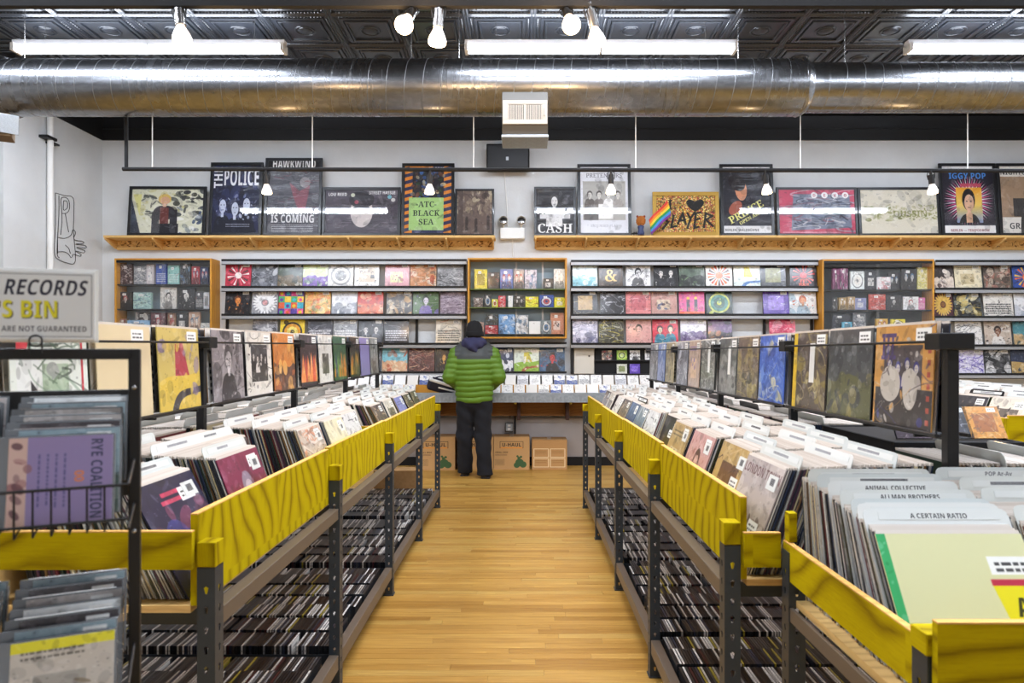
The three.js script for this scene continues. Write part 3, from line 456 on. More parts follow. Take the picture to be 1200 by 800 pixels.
poster(765, 843, 224, 'gold framed mosaic with a black heart and jagged black letters', (g, w, h) => {
  bgr(g, w, h, '#c8a040'); for (let y = 0; y < h; y += 5) for (let x = 0; x < w; x += 5) { g.fillStyle = ['#d6aa3c', '#966028', '#be3c3c', '#46321e', '#78783c', '#e8d282', '#b08030'][Math.floor(rnd() * 7)]; g.fillRect(x, y, 5, 5); }
  g.fillStyle = '#14120e'; g.font = `bold ${h * 0.36}px serif`; g.textAlign = 'center'; g.fillText('I', w * 0.24, h * 0.38); g.beginPath(); const hx = w * 0.66, hy = h * 0.2, s = h * 0.17; g.moveTo(hx, hy + s * 1.4); g.bezierCurveTo(hx - s * 2.1, hy + s * 0.3, hx - s * 1.3, hy - s * 1.2, hx, hy - s * 0.2); g.bezierCurveTo(hx + s * 1.3, hy - s * 1.2, hx + s * 2.1, hy + s * 0.3, hx, hy + s * 1.4); g.fill();
  g.lineWidth = h * 0.055; g.strokeStyle = '#14120e'; g.lineJoin = 'miter'; const L = (pts) => { g.beginPath(); pts.forEach((p, i) => g[i ? 'lineTo' : 'moveTo'](w * p[0], h * p[1])); g.stroke(); };
  L([[0.2, 0.5], [0.12, 0.6], [0.2, 0.72], [0.1, 0.92]]); L([[0.3, 0.52], [0.25, 0.86], [0.36, 0.82]]); L([[0.36, 0.78], [0.45, 0.48], [0.5, 0.8]]); L([[0.4, 0.68], [0.5, 0.66]]); L([[0.52, 0.46], [0.58, 0.62], [0.66, 0.44]]); L([[0.58, 0.62], [0.52, 0.9]]); L([[0.76, 0.46], [0.67, 0.48], [0.64, 0.88], [0.72, 0.84]]); L([[0.66, 0.66], [0.74, 0.62]]); L([[0.8, 0.88], [0.84, 0.48], [0.94, 0.56], [0.84, 0.66], [0.96, 0.84]]);
}, { frameMat: std(0xb08c3a, 0.4, 0.4), frame: 0.05, glass: false, lean: 0.06 });
poster(845, 908, 190, 'tall dark framed poster of a face in shadow with slanted yellow lettering', (g, w, h) => {
  bgr(g, w, h, '#e6e6e8'); g.fillStyle = '#20202a'; g.fillRect(0, h * 0.065, w, h * 0.82); crumple(g, w, h * 0.8, ['#3a3c48', '#15151c'], 60); g.fillStyle = '#20202a'; g.fillRect(0, 0, w, 0); g.save(); g.scale(w / 100, h / 100); g.fillStyle = '#d8946c'; g.beginPath(); g.ellipse(38, 34, 12, 17, -0.2, 0, 7); g.fill(); g.fillStyle = '#1a1418'; g.beginPath(); g.ellipse(30, 24, 18, 12, 0.3, 0, 7); g.fill(); g.beginPath(); g.ellipse(40, 33, 4, 1.6, 0, 0, 7); g.fill(); g.fillStyle = '#a85c48'; g.beginPath(); g.ellipse(26, 62, 15, 9, -0.5, 0, 7); g.fill(); g.restore(); g.fillStyle = '#e6e6e8'; g.fillRect(0, 0, w, h * 0.065);
  g.save(); g.translate(w * 0.16, h * 0.86); g.rotate(-0.5); T2(g, 'PRINCE', 0, 0, h * 0.15, '#ece88a', 'bold', 'serif', w * 0.95); T2(g, 'OPEN AIR', w * 0.16, h * 0.08, h * 0.07, '#ece88a', 'bold', 'serif', w * 0.8); g.restore(); g.fillStyle = '#eaeaea'; g.fillRect(0, h * 0.89, w, h * 0.11); T2(g, 'BERLIN  WALDBÜHNE', w * 0.03, h * 0.965, h * 0.05, '#3a3a44', 'bold', 'sans-serif', w * 0.92);
});
poster(911, 1006, 218, 'landscape framed poster with a pink border and crumpled blue and grey centre', (g, w, h) => {
  bgr(g, w, h, '#c8506a'); crumple(g, w, h, ['#e08a9a', '#a83a54'], 90); g.fillStyle = '#7a8296'; g.beginPath(); g.moveTo(w * 0.2, h * 0.1); g.lineTo(w * 0.93, h * 0.12); g.lineTo(w * 0.95, h * 0.86); g.lineTo(w * 0.16, h * 0.92); g.fill(); g.save(); g.translate(w * 0.18, h * 0.12); g.scale(w * 0.0076, h * 0.0076); strokes(g, ['#2c3040', '#b8bcc8', '#8a5a6a', '#4a5060', '#d8d4d8'], 70, 4); g.restore(); ['D', 'E', 'V', 'O'].forEach((c, i) => { g.fillStyle = '#f2f0f0'; g.beginPath(); g.arc(w * (0.47 + i * 0.135), h * 0.13, h * 0.07, 0, 7); g.fill(); T2(g, c, w * (0.47 + i * 0.135), h * 0.165, h * 0.09, '#b04a60', 'bold', 'sans-serif', 40, 'center'); }); dashes(g, w * 0.05, h * 0.955, w * 0.75, 1, 5, '#f0c8d0', 4);
}, { frame: 0.032 });
poster(1007, 1103, 218, 'landscape framed poster, cream ground with a faint olive band of broken lettering', (g, w, h) => {
  bgr(g, w, h, '#dcd6c4'); g.save(); g.scale(w / 100, h / 100); blobs(g, ['#a8a878', '#b8b48c', '#c8c4a0', '#8a8c5a'], 120, 1, 5, 0, 36, 100, 70); blobs(g, ['#7a7c4a', '#9a9a64'], 40, 1, 3, 36, 46, 100, 66); g.restore(); g.globalAlpha = 0.65; T2(g, 'OUSSIN', w * 0.42, h * 0.62, h * 0.2, '#77783c', 'bold', 'sans-serif', w * 0.56); g.globalAlpha = 1;
}, { tilt: 0.004, frame: 0.034 });
poster(1104, 1171, 189, 'black framed poster with a white starburst round a dark-haired portrait under blue lettering', (g, w, h) => {
  bgr(g, w, h, '#e8e8ea'); g.fillStyle = '#1c1828'; g.fillRect(0, h * 0.07, w, h * 0.81); g.save(); g.translate(w * 0.5, h * 0.52); for (let i = 0; i < 56; i++) { g.rotate(Math.PI * 2 / 56); g.fillStyle = i % 2 ? '#d8488a' : '#f0e8f0'; g.beginPath(); g.moveTo(-w * 0.012, w * 0.26); g.lineTo(w * 0.012, w * 0.26); g.lineTo(0, w * 0.49); g.fill(); } g.restore(); const gr = g.createLinearGradient(0, h * 0.3, 0, h * 0.86); gr.addColorStop(0, '#e8a028'); gr.addColorStop(0.5, '#e8c860'); gr.addColorStop(1, '#7a90c8'); g.fillStyle = gr; g.fillRect(w * 0.26, h * 0.32, w * 0.5, h * 0.52); g.save(); g.beginPath(); g.rect(w * 0.26, h * 0.32, w * 0.5, h * 0.52); g.clip(); g.scale(w / 100, h / 100); person(g, 50, 52, 24, '#dcb090', '#1a1418', '#1c1a20'); g.fillStyle = '#d8ac8c'; g.fillRect(44, 70, 12, 18); g.restore();
  T2(g, 'IGGY POP', w * 0.5, h * 0.19, h * 0.12, '#4a90e0', 'bold', 'sans-serif', w * 0.94, 'center'); g.fillStyle = '#c04a60'; g.fillRect(w * 0.36, h * 0.26, w * 0.4, h * 0.05); g.fillStyle = '#eceae8'; g.fillRect(w * 0.02, h * 0.885, w * 0.96, h * 0.115); T2(g, 'BERLIN — TEMPODROM', w * 0.5, h * 0.97, h * 0.05, '#8a3a44', 'bold', 'sans-serif', w * 0.9, 'center');
});
poster(1172, 1240, 189, 'sepia framed poster of a dark-suited figure beside the starburst poster', (g, w, h) => {
  bgr(g, w, h, '#e6e2da'); g.fillStyle = '#a08468'; g.fillRect(0, h * 0.16, w, h * 0.6); g.save(); g.scale(w / 100, h / 100); person(g, 62, 32, 26, '#c8a484', '#1c1818', '#241e1e'); blobs(g, ['#8a7058', '#b09478'], 8, 4, 10, 0, 16, 36, 70); g.fillStyle = '#241e1e'; g.fillRect(24, 48, 70, 27); g.restore(); T2(g, 'NIGHTC', w * 0.02, h * 0.13, h * 0.1, '#1c1c1c', 'bold', 'sans-serif', w * 0.6); T2(g, 'GRA', w * 0.14, h * 0.93, h * 0.12, '#1c1c1c', 'bold', 'sans-serif', w * 0.5);
});
// ---------------------------------------------------------------- small things on and about the poster shelf
{
  const Z = 8.5, x = wx(757, Z), y = SHELF_Y;
  const fl = thing('rainbow_flag', 'small rainbow flag on a thin stick drooping in front of the heart mosaic', 'flag', [wx(768, Z), y, -Z]);
  part('stick', bar([wx(762, Z), y + 0.002, -Z], [wx(782.5, Z), wy(231.5, Z), -Z + 0.036], 0.004), M.raw, fl);
  const cols = [0xd8403a, 0xe88a2a, 0xf0d040, 0x2e9a5a, 0x4a90d8, 0x7a3a8a], A = new THREE.Vector3(wx(781, Z), wy(234, Z), -Z + 0.04), Bv = new THREE.Vector3(wx(760, Z), wy(257, Z), -Z + 0.02);
  cols.forEach((c, i) => {
    const pos = [], idx = [], n = 10, w0 = i / 6, w1 = (i + 1) / 6;
    for (let k = 0; k <= n; k++) for (const w of [w0, w1]) { const t = k / n, p = A.clone().lerp(Bv, t); const drop = 0.012 + w * 0.2; pos.push(p.x + w * 0.045 + Math.sin(t * 6 + w * 3) * 0.008 - w * t * 0.02, p.y - drop * (1 - 0.1 * t), p.z + Math.sin(t * 9 + w * 2) * 0.014); }
    for (let k = 0; k < n; k++) { const a = k * 2; idx.push(a, a + 1, a + 2, a + 1, a + 3, a + 2); }
    const g = new THREE.BufferGeometry(); g.setAttribute('position', new THREE.Float32BufferAttribute(pos, 3)); g.setIndex(idx); g.computeVertexNormals();
    part('stripe', [g], std(c, 0.8, 0, { side: THREE.DoubleSide }), fl);
  });
  const f = thing('figurine', 'small figurine with a speckled orange head and blue body on the poster shelf', 'figurine', [wx(751, Z), y, -Z]);
  part('body', new THREE.LatheGeometry([[0.001, 0], [0.04, 0], [0.045, 0.03], [0.03, 0.07], [0.042, 0.11], [0.02, 0.13], [0.001, 0.13]].map((p) => new THREE.Vector2(...p)), 18).translate(wx(751, Z), y, -Z), std(0x34406a, 0.5), f);
  const hg = []; for (let i = 0; i < 60; i++) { const a = i * 2.399, z = 1 - 2 * (i + 0.5) / 60, r = Math.sqrt(1 - z * z); hg.push(new THREE.IcosahedronGeometry(0.014, 0).translate(wx(751, Z) + Math.cos(a) * r * 0.05, y + 0.18 + z * 0.055, -Z + Math.sin(a) * r * 0.05)); }
  part('head', [new THREE.SphereGeometry(0.05, 16, 12).translate(wx(751, Z), y + 0.18, -Z), ...hg], std(0xb8702c, 0.7), f);
  part('ear', [new THREE.SphereGeometry(0.016, 10, 8).translate(wx(747, Z), y + 0.235, -Z), new THREE.SphereGeometry(0.016, 10, 8).translate(wx(755, Z), y + 0.235, -Z)], std(0x8a3a24, 0.7), f);
  const d = thing('toy_figures', 'row of tiny dark toy animals beside the figurine', 'toy', [wx(744, Z), y, -Z]);
  for (let k = 0; k < 3; k++) part('toy_animal', [rbox(0.03, 0.016, 0.014, 0.004, wx(741.5 + k * 2.4, Z), y + 0.024, -Z + 0.02 * (k % 2)), rbox(0.012, 0.014, 0.012, 0.003, wx(741.5 + k * 2.4, Z) + 0.016, y + 0.036, -Z + 0.02 * (k % 2)), ...[-0.01, 0.01].map((q) => box(0.005, 0.018, 0.01, wx(741.5 + k * 2.4, Z) + q, y + 0.009, -Z + 0.02 * (k % 2)))], M.blackMatte, d);
}
{ // loudspeaker, emergency light with its cables
  const Z = 8.5, o = thing('wall_speaker', 'black box loudspeaker fixed high on the pale wall', 'speaker', [wx(595, Z), wy(197, Z), -Z - 0.1]);
  part('cabinet', rspan(wx(570, Z), wx(620.5, Z), wy(198, Z), wy(168, Z), -Z - 0.16, -Z, 0.012), M.blackMatte, o);
  part('grille', rspan(wx(571.5, Z), wx(619, Z), wy(196.5, Z), wy(170.5, Z), -Z, -Z + 0.012, 0.005), M.black, o);
  part('badge', rspan(wx(593, Z), wx(596, Z), wy(188, Z), wy(184, Z), -Z + 0.012, -Z + 0.015, 0.001), M.alu, o);
  part('bracket', span(wx(590, Z), wx(600, Z), wy(188, Z), wy(180, Z), -WALL, -Z - 0.15), M.black, o);
  const Ze = 8.66, e = thing('emergency_light', 'white twin-head emergency light box between the two poster shelves', 'emergency light', [wx(600, Ze), wy(279.5, Ze), -WALL + 0.05]);
  part('box', rspan(wx(586, Ze), wx(615, Ze), wy(279.5, Ze), wy(266.5, Ze), -WALL, -Ze + 0.0, 0.008), M.whitePlastic, e);
  for (const px of [590, 611]) {
    const h = part('lamp_head', new THREE.LatheGeometry([[0.001, -0.05], [0.04, -0.045], [0.058, 0.0], [0.06, 0.02], [0.052, 0.024]].map((p) => new THREE.Vector2(...p)), 20).rotateX(Math.PI / 2 - 0.3).translate(wx(px, Ze), wy(258.5, Ze), -Ze), M.offwhite, e);
    part('lens', new THREE.SphereGeometry(0.052, 16, 6, 0, Math.PI * 2, 0, Math.PI / 2).scale(1, 0.35, 1).rotateX(Math.PI / 2 - 0.3).translate(wx(px, Ze), wy(258.5, Ze) - 0.006, -Ze + 0.02), M.chrome, h);
    part('neck', bar([wx(px, Ze), wy(262, Ze), -Ze - 0.01], [wx(px, Ze), wy(267, Ze), -Ze - 0.03], 0.01), M.offwhite, e);
  }
  const cb = thing('wall_cable', 'white cable running down the wall from loudspeaker to emergency light', 'cable', [wx(592, WALL), wy(267, WALL), -WALL + 0.012]);
  part('cable', tube([[wx(591, WALL), wy(198, WALL), -WALL + 0.012], [wx(592, WALL), wy(215, WALL), -WALL + 0.012], [wx(594, WALL), wy(240, WALL), -WALL + 0.012], [wx(595, WALL), wy(266, WALL), -WALL + 0.012]], 0.009, 24, 6), M.white, cb);
  const cb2 = thing('wall_cable', 'short white cable below the emergency light', 'cable', [wx(601, WALL), wy(303, WALL), -WALL + 0.012]);
  part('cable', bar([wx(600.5, WALL), wy(279, WALL), -WALL + 0.012], [wx(601, WALL), wy(303, WALL), -WALL + 0.012], 0.008), M.white, cb2);
}

// ---------------------------------------------------------------- wall displays: ledges and cases
function ledges(px0, px1, rails, stiles, label) {
  const Z = 8.6, x0 = wx(px0, Z), x1 = wx(px1, Z), yb = wy(rails[rails.length - 1], Z);
  const o = thing('record_ledge', label, 'display rack', [(x0 + x1) / 2, yb - 0.03, -WALL + 0.05]);
  rails.forEach((py, i) => {
    const y = wy(py, Z);
    const l = part('ledge', [rspan(x0, x1, y - 0.012, y, -WALL, -Z, 0.002)], M.alu, o);
    part('lip', rspan(x0, x1, y - 0.016, y + 0.012, -Z, -Z + 0.006, 0.002), M.black, l);
    part('label_channel', rspan(x0, x1, y - 0.054, y - 0.017, -Z - 0.012, -Z + 0.004, 0.003), M.alu, l);
    part('shadow_strip', span(x0, x1, y - 0.062, y - 0.0545, -Z - 0.012, -Z + 0.002), M.blackMatte, l);  // black strip standing in for the shadow gap below the channel
  });
  const yt = wy(rails[0], Z);
  for (const px of stiles) part('stile', rspan(wx(px, Z) - 0.016, wx(px, Z) + 0.016, yb, yt, -WALL, -WALL + 0.03, 0.003), M.black, o);
}
const ROWY = [336, 368.5, 402.5, 436];
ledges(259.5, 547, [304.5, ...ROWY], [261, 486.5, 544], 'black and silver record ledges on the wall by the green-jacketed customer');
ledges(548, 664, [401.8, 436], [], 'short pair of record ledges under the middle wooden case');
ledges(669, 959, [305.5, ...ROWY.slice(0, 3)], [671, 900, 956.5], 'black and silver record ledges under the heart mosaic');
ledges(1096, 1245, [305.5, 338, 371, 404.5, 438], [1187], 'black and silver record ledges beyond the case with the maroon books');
// LP covers stand on the ledges, one thing each
const LPW = 0.312;
function wallCover(px0, px1, pyb, c, label, group) {
  const Z = 8.625, w = (px1 - px0) * Z / F, x = wx((px0 + px1) / 2, Z), y = wy(pyb, 8.6) + 0.0005, h = 0.312;
  const g = printBox(w, h, 0.004, 4, c.uv).translate(0, h / 2, 0);
  const m = shade(new THREE.Mesh(g, [coverMat(c), edgeMat(c.edge)])); m.name = numbered('record_cover'); m.position.set(x, y, -Z - 0.004); m.rotation.x = -0.13; scene.add(m);
  return tag(m, label, 'record', group);
}
{
  const A = 'records on the ledges by the customer', B = 'records on the ledges under the mosaic', C = 'records on the far ledges';
  const list = [
    // px0, px1, row bottom, kind, colours, look, words, group, place
    [263.5, 293.5, 0, 'burst', ['#b8243c', '#f0e4e0', '#d85a6a', '#3a2a28'], 'crimson starburst', A, 'top'], [294.2, 324.5, 0, 'noise', ['#5a5c62', '#2a2c32', '#8a8c94', '#c4c6cc'], 'dark grey floral', A, 'top'], [325, 354, 0, 'land', ['#3e4a38', '#6a5a40', '#b8b0a0', '#20281c'], 'dark green and sepia', A, 'top'], [354.5, 383.5, 0, 'land', ['#c8d890', '#7a5aa8', '#4a7a4a', '#e8ecd8'], 'lime and violet landscape', A, 'top'], [384, 413.7, 0, 'disc', ['#e2e0da', '#9a9a96', '#e8e6e0', '#7a7a78'], 'cream record with a grey disc', A, 'top'], [415, 443.7, 0, 'band', ['#eceae6', '#c8b8a0', '#e0c8b0', '#302a28'], 'white record with a room photograph', A, 'top'], [451, 479.5, 0, 'card', ['#d8a0a4', '#8a3a44', '#dce0a0', '#c0bcac'], 'pink and pale green', A, 'top'], [480.4, 511, 0, 'noise', ['#c88858', '#e8d8c0', '#a8482c', '#6a5a44'], 'orange and beige collage', A, 'top'], [512.2, 543, 0, 'swirl', ['#8a8a8c', '#d8d8d8', '#3a3a3c', '#b0b0b0'], 'grey abstract streaked', A, 'top'],
    [263, 292.5, 1, 'port', ['#141216', '#2a1a14', '#e0883a', '#6a3418'], 'black record with an orange face', A, 'second'], [294.5, 325, 1, 'flower', ['#9a9aa0', '#f2f2f2', '#e0a8a8'], 'white daisy', A, 'second'], [325.8, 355, 1, 'grid', ['#e84a8a', '#38b0c8', '#f0c830', '#5a3a9a', '#e05a30', '#48b060'], 'multicolour sixteen-square', A, 'second'], [356.8, 387, 1, 'noise', ['#e8b04a', '#d8542a', '#f0e0a0', '#6a8a3a'], 'busy orange and yellow', A, 'second'], [388.2, 418, 1, 'land', ['#d8dade', '#8a8e98', '#5a5e68', '#f0f0f2'], 'pale grey seascape', A, 'second'], [418.7, 448.7, 1, 'land', ['#c8402c', '#d86a3a', '#a8281c', '#f0c8a0'], 'rust red desert', A, 'second'], [452.5, 482.5, 1, 'noise', ['#2a2420', '#c8a068', '#e8d8b8', '#4a3a2c'], 'black and tan', A, 'second'], [483.7, 513.7, 1, 'port', ['#4a6a3a', '#7a6aa8', '#d8d0dc', '#2a3a24'], 'green record with a lilac figure', A, 'second'], [515.8, 545, 1, 'swirl', ['#8a7a88', '#c8bcc8', '#4a3e4a', '#b0a4b4'], 'mauve grey', A, 'second'],
    [295, 324.2, 2, 'noise', ['#8a8a90', '#4a4a50', '#d0d0d4', '#e8e8ea'], 'silvery grey', A, 'third'], [327.5, 356.2, 2, 'disc', ['#f0d030', '#3a3018', '#e8a028', '#f4e070'], 'bright yellow', A, 'third'], [360, 389.2, 2, 'text', ['#4a4a52', '#a8a8b0', '#e0e0e4'], 'slate text', A, 'third'], [390, 418.2, 2, 'text', ['#8e9094', '#d8d8da', '#f0f0f0'], 'mid grey text', A, 'third'], [419.5, 448.7, 2, 'duo', ['#2a2c30', '#5a5c64', '#d0ccc8', '#18181a'], 'black record with two pale faces', A, 'third'], [449.3, 478.7, 2, 'text', ['#1c1c22', '#6a6a78', '#e4e4ea'], 'black record with white script', A, 'third'], [510.5, 540.5, 2, 'text', ['#d8cdb8', '#a8604a', '#4a443c'], 'cream record with broken dark text', A, 'third'],
    [440, 446.3, 3, 'noise', ['#3a3c42', '#b8b8bc', '#1c1c20'], 'narrow charcoal', A, 'lowest'], [447.5, 477, 3, 'land', ['#7ab8c4', '#d8a880', '#e8d0a8', '#b85a3c'], 'turquoise sky and sand', A, 'lowest'], [478.7, 508.7, 3, 'swirl', ['#5a3028', '#c89a7a', '#8a4a3c', '#2a1814'], 'brown swirling', A, 'lowest'], [510, 530, 3, 'port', ['#1a1614', '#2a1c10', '#d8a050', '#4a3018'], 'dark record with a gold face', A, 'lowest'], [531, 546, 3, 'plain', ['#a85a28'], 'half-hidden orange', A, 'lowest'],
    [581.2, 601.2, 3, 'land', ['#2a3a5a', '#e8e8ea', '#1c2436', '#c8d0dc'], 'navy and white', 'records under the middle case', 'lower'], [602.5, 631.7, 3, 'paint', ['#d8e0d0', '#c8b83a', '#8ab03a', '#a85a34', '#e8e4dc'], 'lime green hills', 'records under the middle case', 'lower'], [632.5, 662, 3, 'port', ['#3a5a7a', '#1c1c20', '#c83a3a', '#18161a'], 'black bird shape on blue', 'records under the middle case', 'lower'],
    [671.2, 700, 0, 'land', ['#d8ecee', '#78b8c4', '#a8d4dc', '#eef6f6'], 'pale aqua', B, 'top'], [702, 730, 0, 'disc', ['#4a3a28', '#2e2418', '#4a3a28', '#2e2418'], 'brown record with a gold ampersand', B, 'top', { words: '&', size: 66, ink: '#e0b868', y: 76, face: 'serif' }], [733.7, 762.5, 0, 'port', ['#e6e6e6', '#6a6a6c', '#d8d8d8', '#1c1c1e'], 'white record with a sketched figure', B, 'top'], [766.2, 795, 0, 'duo', ['#141416', '#26262a', '#d8d4d0', '#0c0c0e'], 'black record with two faces', B, 'top'], [796.2, 826, 0, 'land', ['#5a6a5a', '#2a2e2a', '#6a8a5a', '#8a948a'], 'dark moss green', B, 'top'], [827.6, 858.6, 0, 'burst', ['#e8e4dc', '#e0702c', '#d84a28', '#4a3a38'], 'white record with an orange shape', B, 'top'], [860.3, 891.3, 0, 'paint', ['#eef0e4', '#f0e040', '#d8e8e0', '#4a7ab8', '#f0f0d0'], 'white record with yellow and blue strokes', B, 'top'], [891.8, 921.4, 0, 'frame', ['#3a3c40', '#8a8a5a', '#1c1e22', '#c8c8cc'], 'charcoal record with an olive photo', B, 'top'], [926.5, 958, 0, 'burst', ['#26242a', '#c83a3a', '#4a4448', '#d86a5a'], 'black record with red lettering', B, 'top', { words: 'PUT|YOUR', size: 15, ink: '#e86a4a', y: 78 }],
    [672, 700, 1, 'frame', ['#1c1a18', '#b89860', '#2a2622', '#d8c8a0'], 'black record with a tan square', B, 'second'], [703.7, 733, 1, 'swirl', ['#141418', '#3a3a42', '#d8d8de', '#26262c'], 'glossy plain black', B, 'second'], [733.7, 763, 1, 'frame', ['#e08a8a', '#c87078', '#3a2a2c', '#f0c8c8'], 'coral pink', B, 'second'], [763.7, 793.7, 1, 'card', ['#c89a90', '#4a3a4a', '#dcc8b0', '#3a4a7a'], 'dusty pink and blue', B, 'second'], [796.2, 826, 1, 'figures', ['#e05a9a', '#2a2a3a', '#f0d050', '#e8603a'], 'hot pink record with two figures', B, 'second'], [828, 858.8, 1, 'disc', ['#20342c', '#c8d060', '#4a8a7a', '#2a5a4a'], 'dark green record with a lime glow', B, 'second'], [895, 925.3, 1, 'frame', ['#5a3aa0', '#8a6ac8', '#e8e0f0', '#4a2c8a'], 'purple', B, 'second'], [925.9, 957.3, 1, 'port', ['#f0efec', '#a8bcc8', '#e0a888', '#c86a4a'], 'white record with a small portrait', B, 'second'],  // pale streaks on the plain black cover paint its shine
    [671.2, 700.5, 2, 'noise', ['#b8b4c8', '#6a6a8a', '#e0dce8', '#4a4a64'], 'lilac thicket', B, 'third'], [702, 731.2, 2, 'swirl', ['#3a3828', '#c8b83a', '#8a8a6a', '#d8d4c0'], 'olive and yellow', B, 'third'], [734.2, 763.7, 2, 'port', ['#d8a09a', '#d8a09a', '#d8a8a0', '#2a2224'], 'pink record with dark eyes', B, 'third'], [765, 795, 2, 'duo', ['#d8384a', '#4a90a8', '#e8d0b0', '#2a2a30'], 'scarlet record with figures', B, 'third'], [798, 828.3, 2, 'land', ['#e4e2ec', '#7a6a94', '#4a3e64', '#c8c0d8'], 'lavender and white', B, 'third'], [830.5, 858.6, 2, 'land', ['#6a4a7a', '#2a222c', '#d8883a', '#1c1a1e'], 'dusk purple and orange', B, 'third'], [902.5, 933, 2, 'noise', ['#d84a68', '#f0c0c8', '#a82848', '#e87a8a'], 'raspberry', B, 'third'],
    [1095, 1118.5, 4, 'land', ['#3a302e', '#d8c8b8', '#5a4644', '#e8dcd0'], 'dark record with a cream flash', C, 'top'], [1119.8, 1151.7, 4, 'card', ['#e0d4b4', '#8a7a5a', '#c8b890', '#a8946a'], 'cream engraved', C, 'top'], [1154, 1185.5, 4, 'noise', ['#6a5a4c', '#c8b8a4', '#3a2e28', '#a86a5a'], 'brown crowd', C, 'top'], [1188, 1219, 4, 'burst', ['#2a4a9a', '#e86a2a', '#f0c050', '#3a2a5a'], 'blue and orange', C, 'top'],
    [1095, 1118, 5, 'flower', ['#4a1c28', '#d8b050', '#8a5a2a'], 'maroon record with a gold bloom', C, 'second'], [1119, 1151, 5, 'noise', ['#1c1e1e', '#c8b060', '#5a6a7a', '#e0d8b0'], 'black record with a gold crowd', C, 'second'], [1154, 1188.5, 5, 'text', ['#e4e0d8', '#b8b4ac', '#3a3a3a'], 'white chart', C, 'second'], [1190, 1221, 5, 'land', ['#e6e8ea', '#c8ccd4', '#a8b0bc', '#f4f4f4'], 'pale mist', C, 'second'],
    [1121, 1152, 6, 'swirl', ['#e8e6e2', '#c8c4bc', '#4a4a4c', '#f4f2f0'], 'white record with black script', C, 'third'], [1155, 1186.5, 6, 'port', ['#c8b8a8', '#e8e4de', '#8a5a40', '#2a1c18'], 'curly-haired brown portrait', C, 'third'], [1189, 1220, 6, 'land', ['#4a8a94', '#c8a878', '#d8c098', '#2a4a54'], 'teal and tan', C, 'third'],
    [1122, 1154, 7, 'swirl', ['#d8d4e8', '#4a3a9a', '#8a7ac8', '#f0eef6'], 'lilac scrawl', C, 'lowest'], [1155.2, 1185.5, 7, 'noise', ['#1a1a1c', '#e8e8e8', '#4a4a4c', '#c8c8c8'], 'black and white speckled', C, 'lowest'], [1186.5, 1218, 7, 'land', ['#26304a', '#b8985a', '#d8c090', '#1c2436'], 'navy and tan', C, 'lowest'],
  ];
  const ys = [...ROWY, 338, 371, 404.5, 438];
  const where = { [A]: 'ledge by the green-jacketed customer', [B]: 'ledge under the heart mosaic', [C]: 'ledge beyond the case with maroon books', 'records under the middle case': 'ledge under the middle wooden case' };
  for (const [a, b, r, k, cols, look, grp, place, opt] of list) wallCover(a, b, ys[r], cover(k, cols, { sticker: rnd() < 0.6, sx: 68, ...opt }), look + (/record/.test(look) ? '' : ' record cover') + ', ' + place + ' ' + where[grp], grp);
}
{ // black panel with small discs, white cabinet beside it
  const Z = 8.66, o = thing('wall_display', 'black wall panel holding two rows of small square discs', 'display panel', [wx(730, Z), wy(440, Z), -WALL + 0.05]);
  part('panel', rspan(wx(697.5, Z), wx(790, Z), wy(438.5, Z), wy(404, Z), -WALL, -Z - 0.02, 0.003), M.blackMatte, o);
  for (const y of [421.5, 437.5]) part('rail', rspan(wx(697.5, Z), wx(790, Z), wy(y, Z) - 0.02, wy(y, Z), -Z - 0.02, -Z + 0.012, 0.003), M.black, o);
  const w = thing('wall_cabinet', 'plain pale cabinet door beside the black disc panel', 'cabinet', [wx(684, Z), wy(438, Z), -WALL + 0.05]);
  part('door', rspan(wx(673, Z), wx(696.5, Z), wy(438, Z), wy(405.5, Z), -WALL, -Z - 0.02, 0.004), M.offwhite, w);
  part('side_rail', rspan(wx(669, Z), wx(672, Z), wy(438, Z), wy(404, Z), -WALL, -Z - 0.01, 0.003), M.black, w);
  part('knob', new THREE.SphereGeometry(0.012, 10, 8).translate(wx(690.5, Z), wy(417, Z), -Z - 0.012), M.chrome, w);
  [[705, 0, 'busy photo', 'noise', ['#4a4440', '#d8b890', '#8a2a2a', '#e8e4e0']], [722.6, 0, 'lime green', 'disc', ['#8ab83a', '#d8e870', '#4a6a2a', '#c8d8a0']], [737.8, 0, 'white portrait', 'port', ['#e0e0e0', '#3a3a3c', '#c8c4c0', '#18181a']], [755.6, 0, 'white group', 'band', ['#e6e6e6', '#9a9a9c', '#d8d4d0', '#2a2a2c']], [722.6, 1, 'olive framed', 'frame', ['#d8d8c8', '#8a9460', '#4a5030', '#c8c8a8']], [737.8, 1, 'bright purple', 'frame', ['#5a3ab0', '#8a6ad8', '#f0e8ff', '#3a2080']]].forEach(([px, r, look, k, cols]) => {
    const c = cover(k, cols, { sticker: false }), g = printBox(0.13, 0.12, 0.008, 4, c.uv).translate(0, 0.06, 0);
    const m = shade(new THREE.Mesh(g, [coverMat(c), M.jewel])); m.name = numbered('compact_disc'); m.position.set(wx(px + 6.2, Z), wy(r ? 437.5 : 421.5, Z) + 0.0005, -Z + 0.0); m.rotation.x = -0.1; scene.add(m); tag(m, look + ' disc on the black wall panel, ' + (r ? 'lower' : 'upper') + ' row', 'disc', 'discs on the black panel');
  });
}
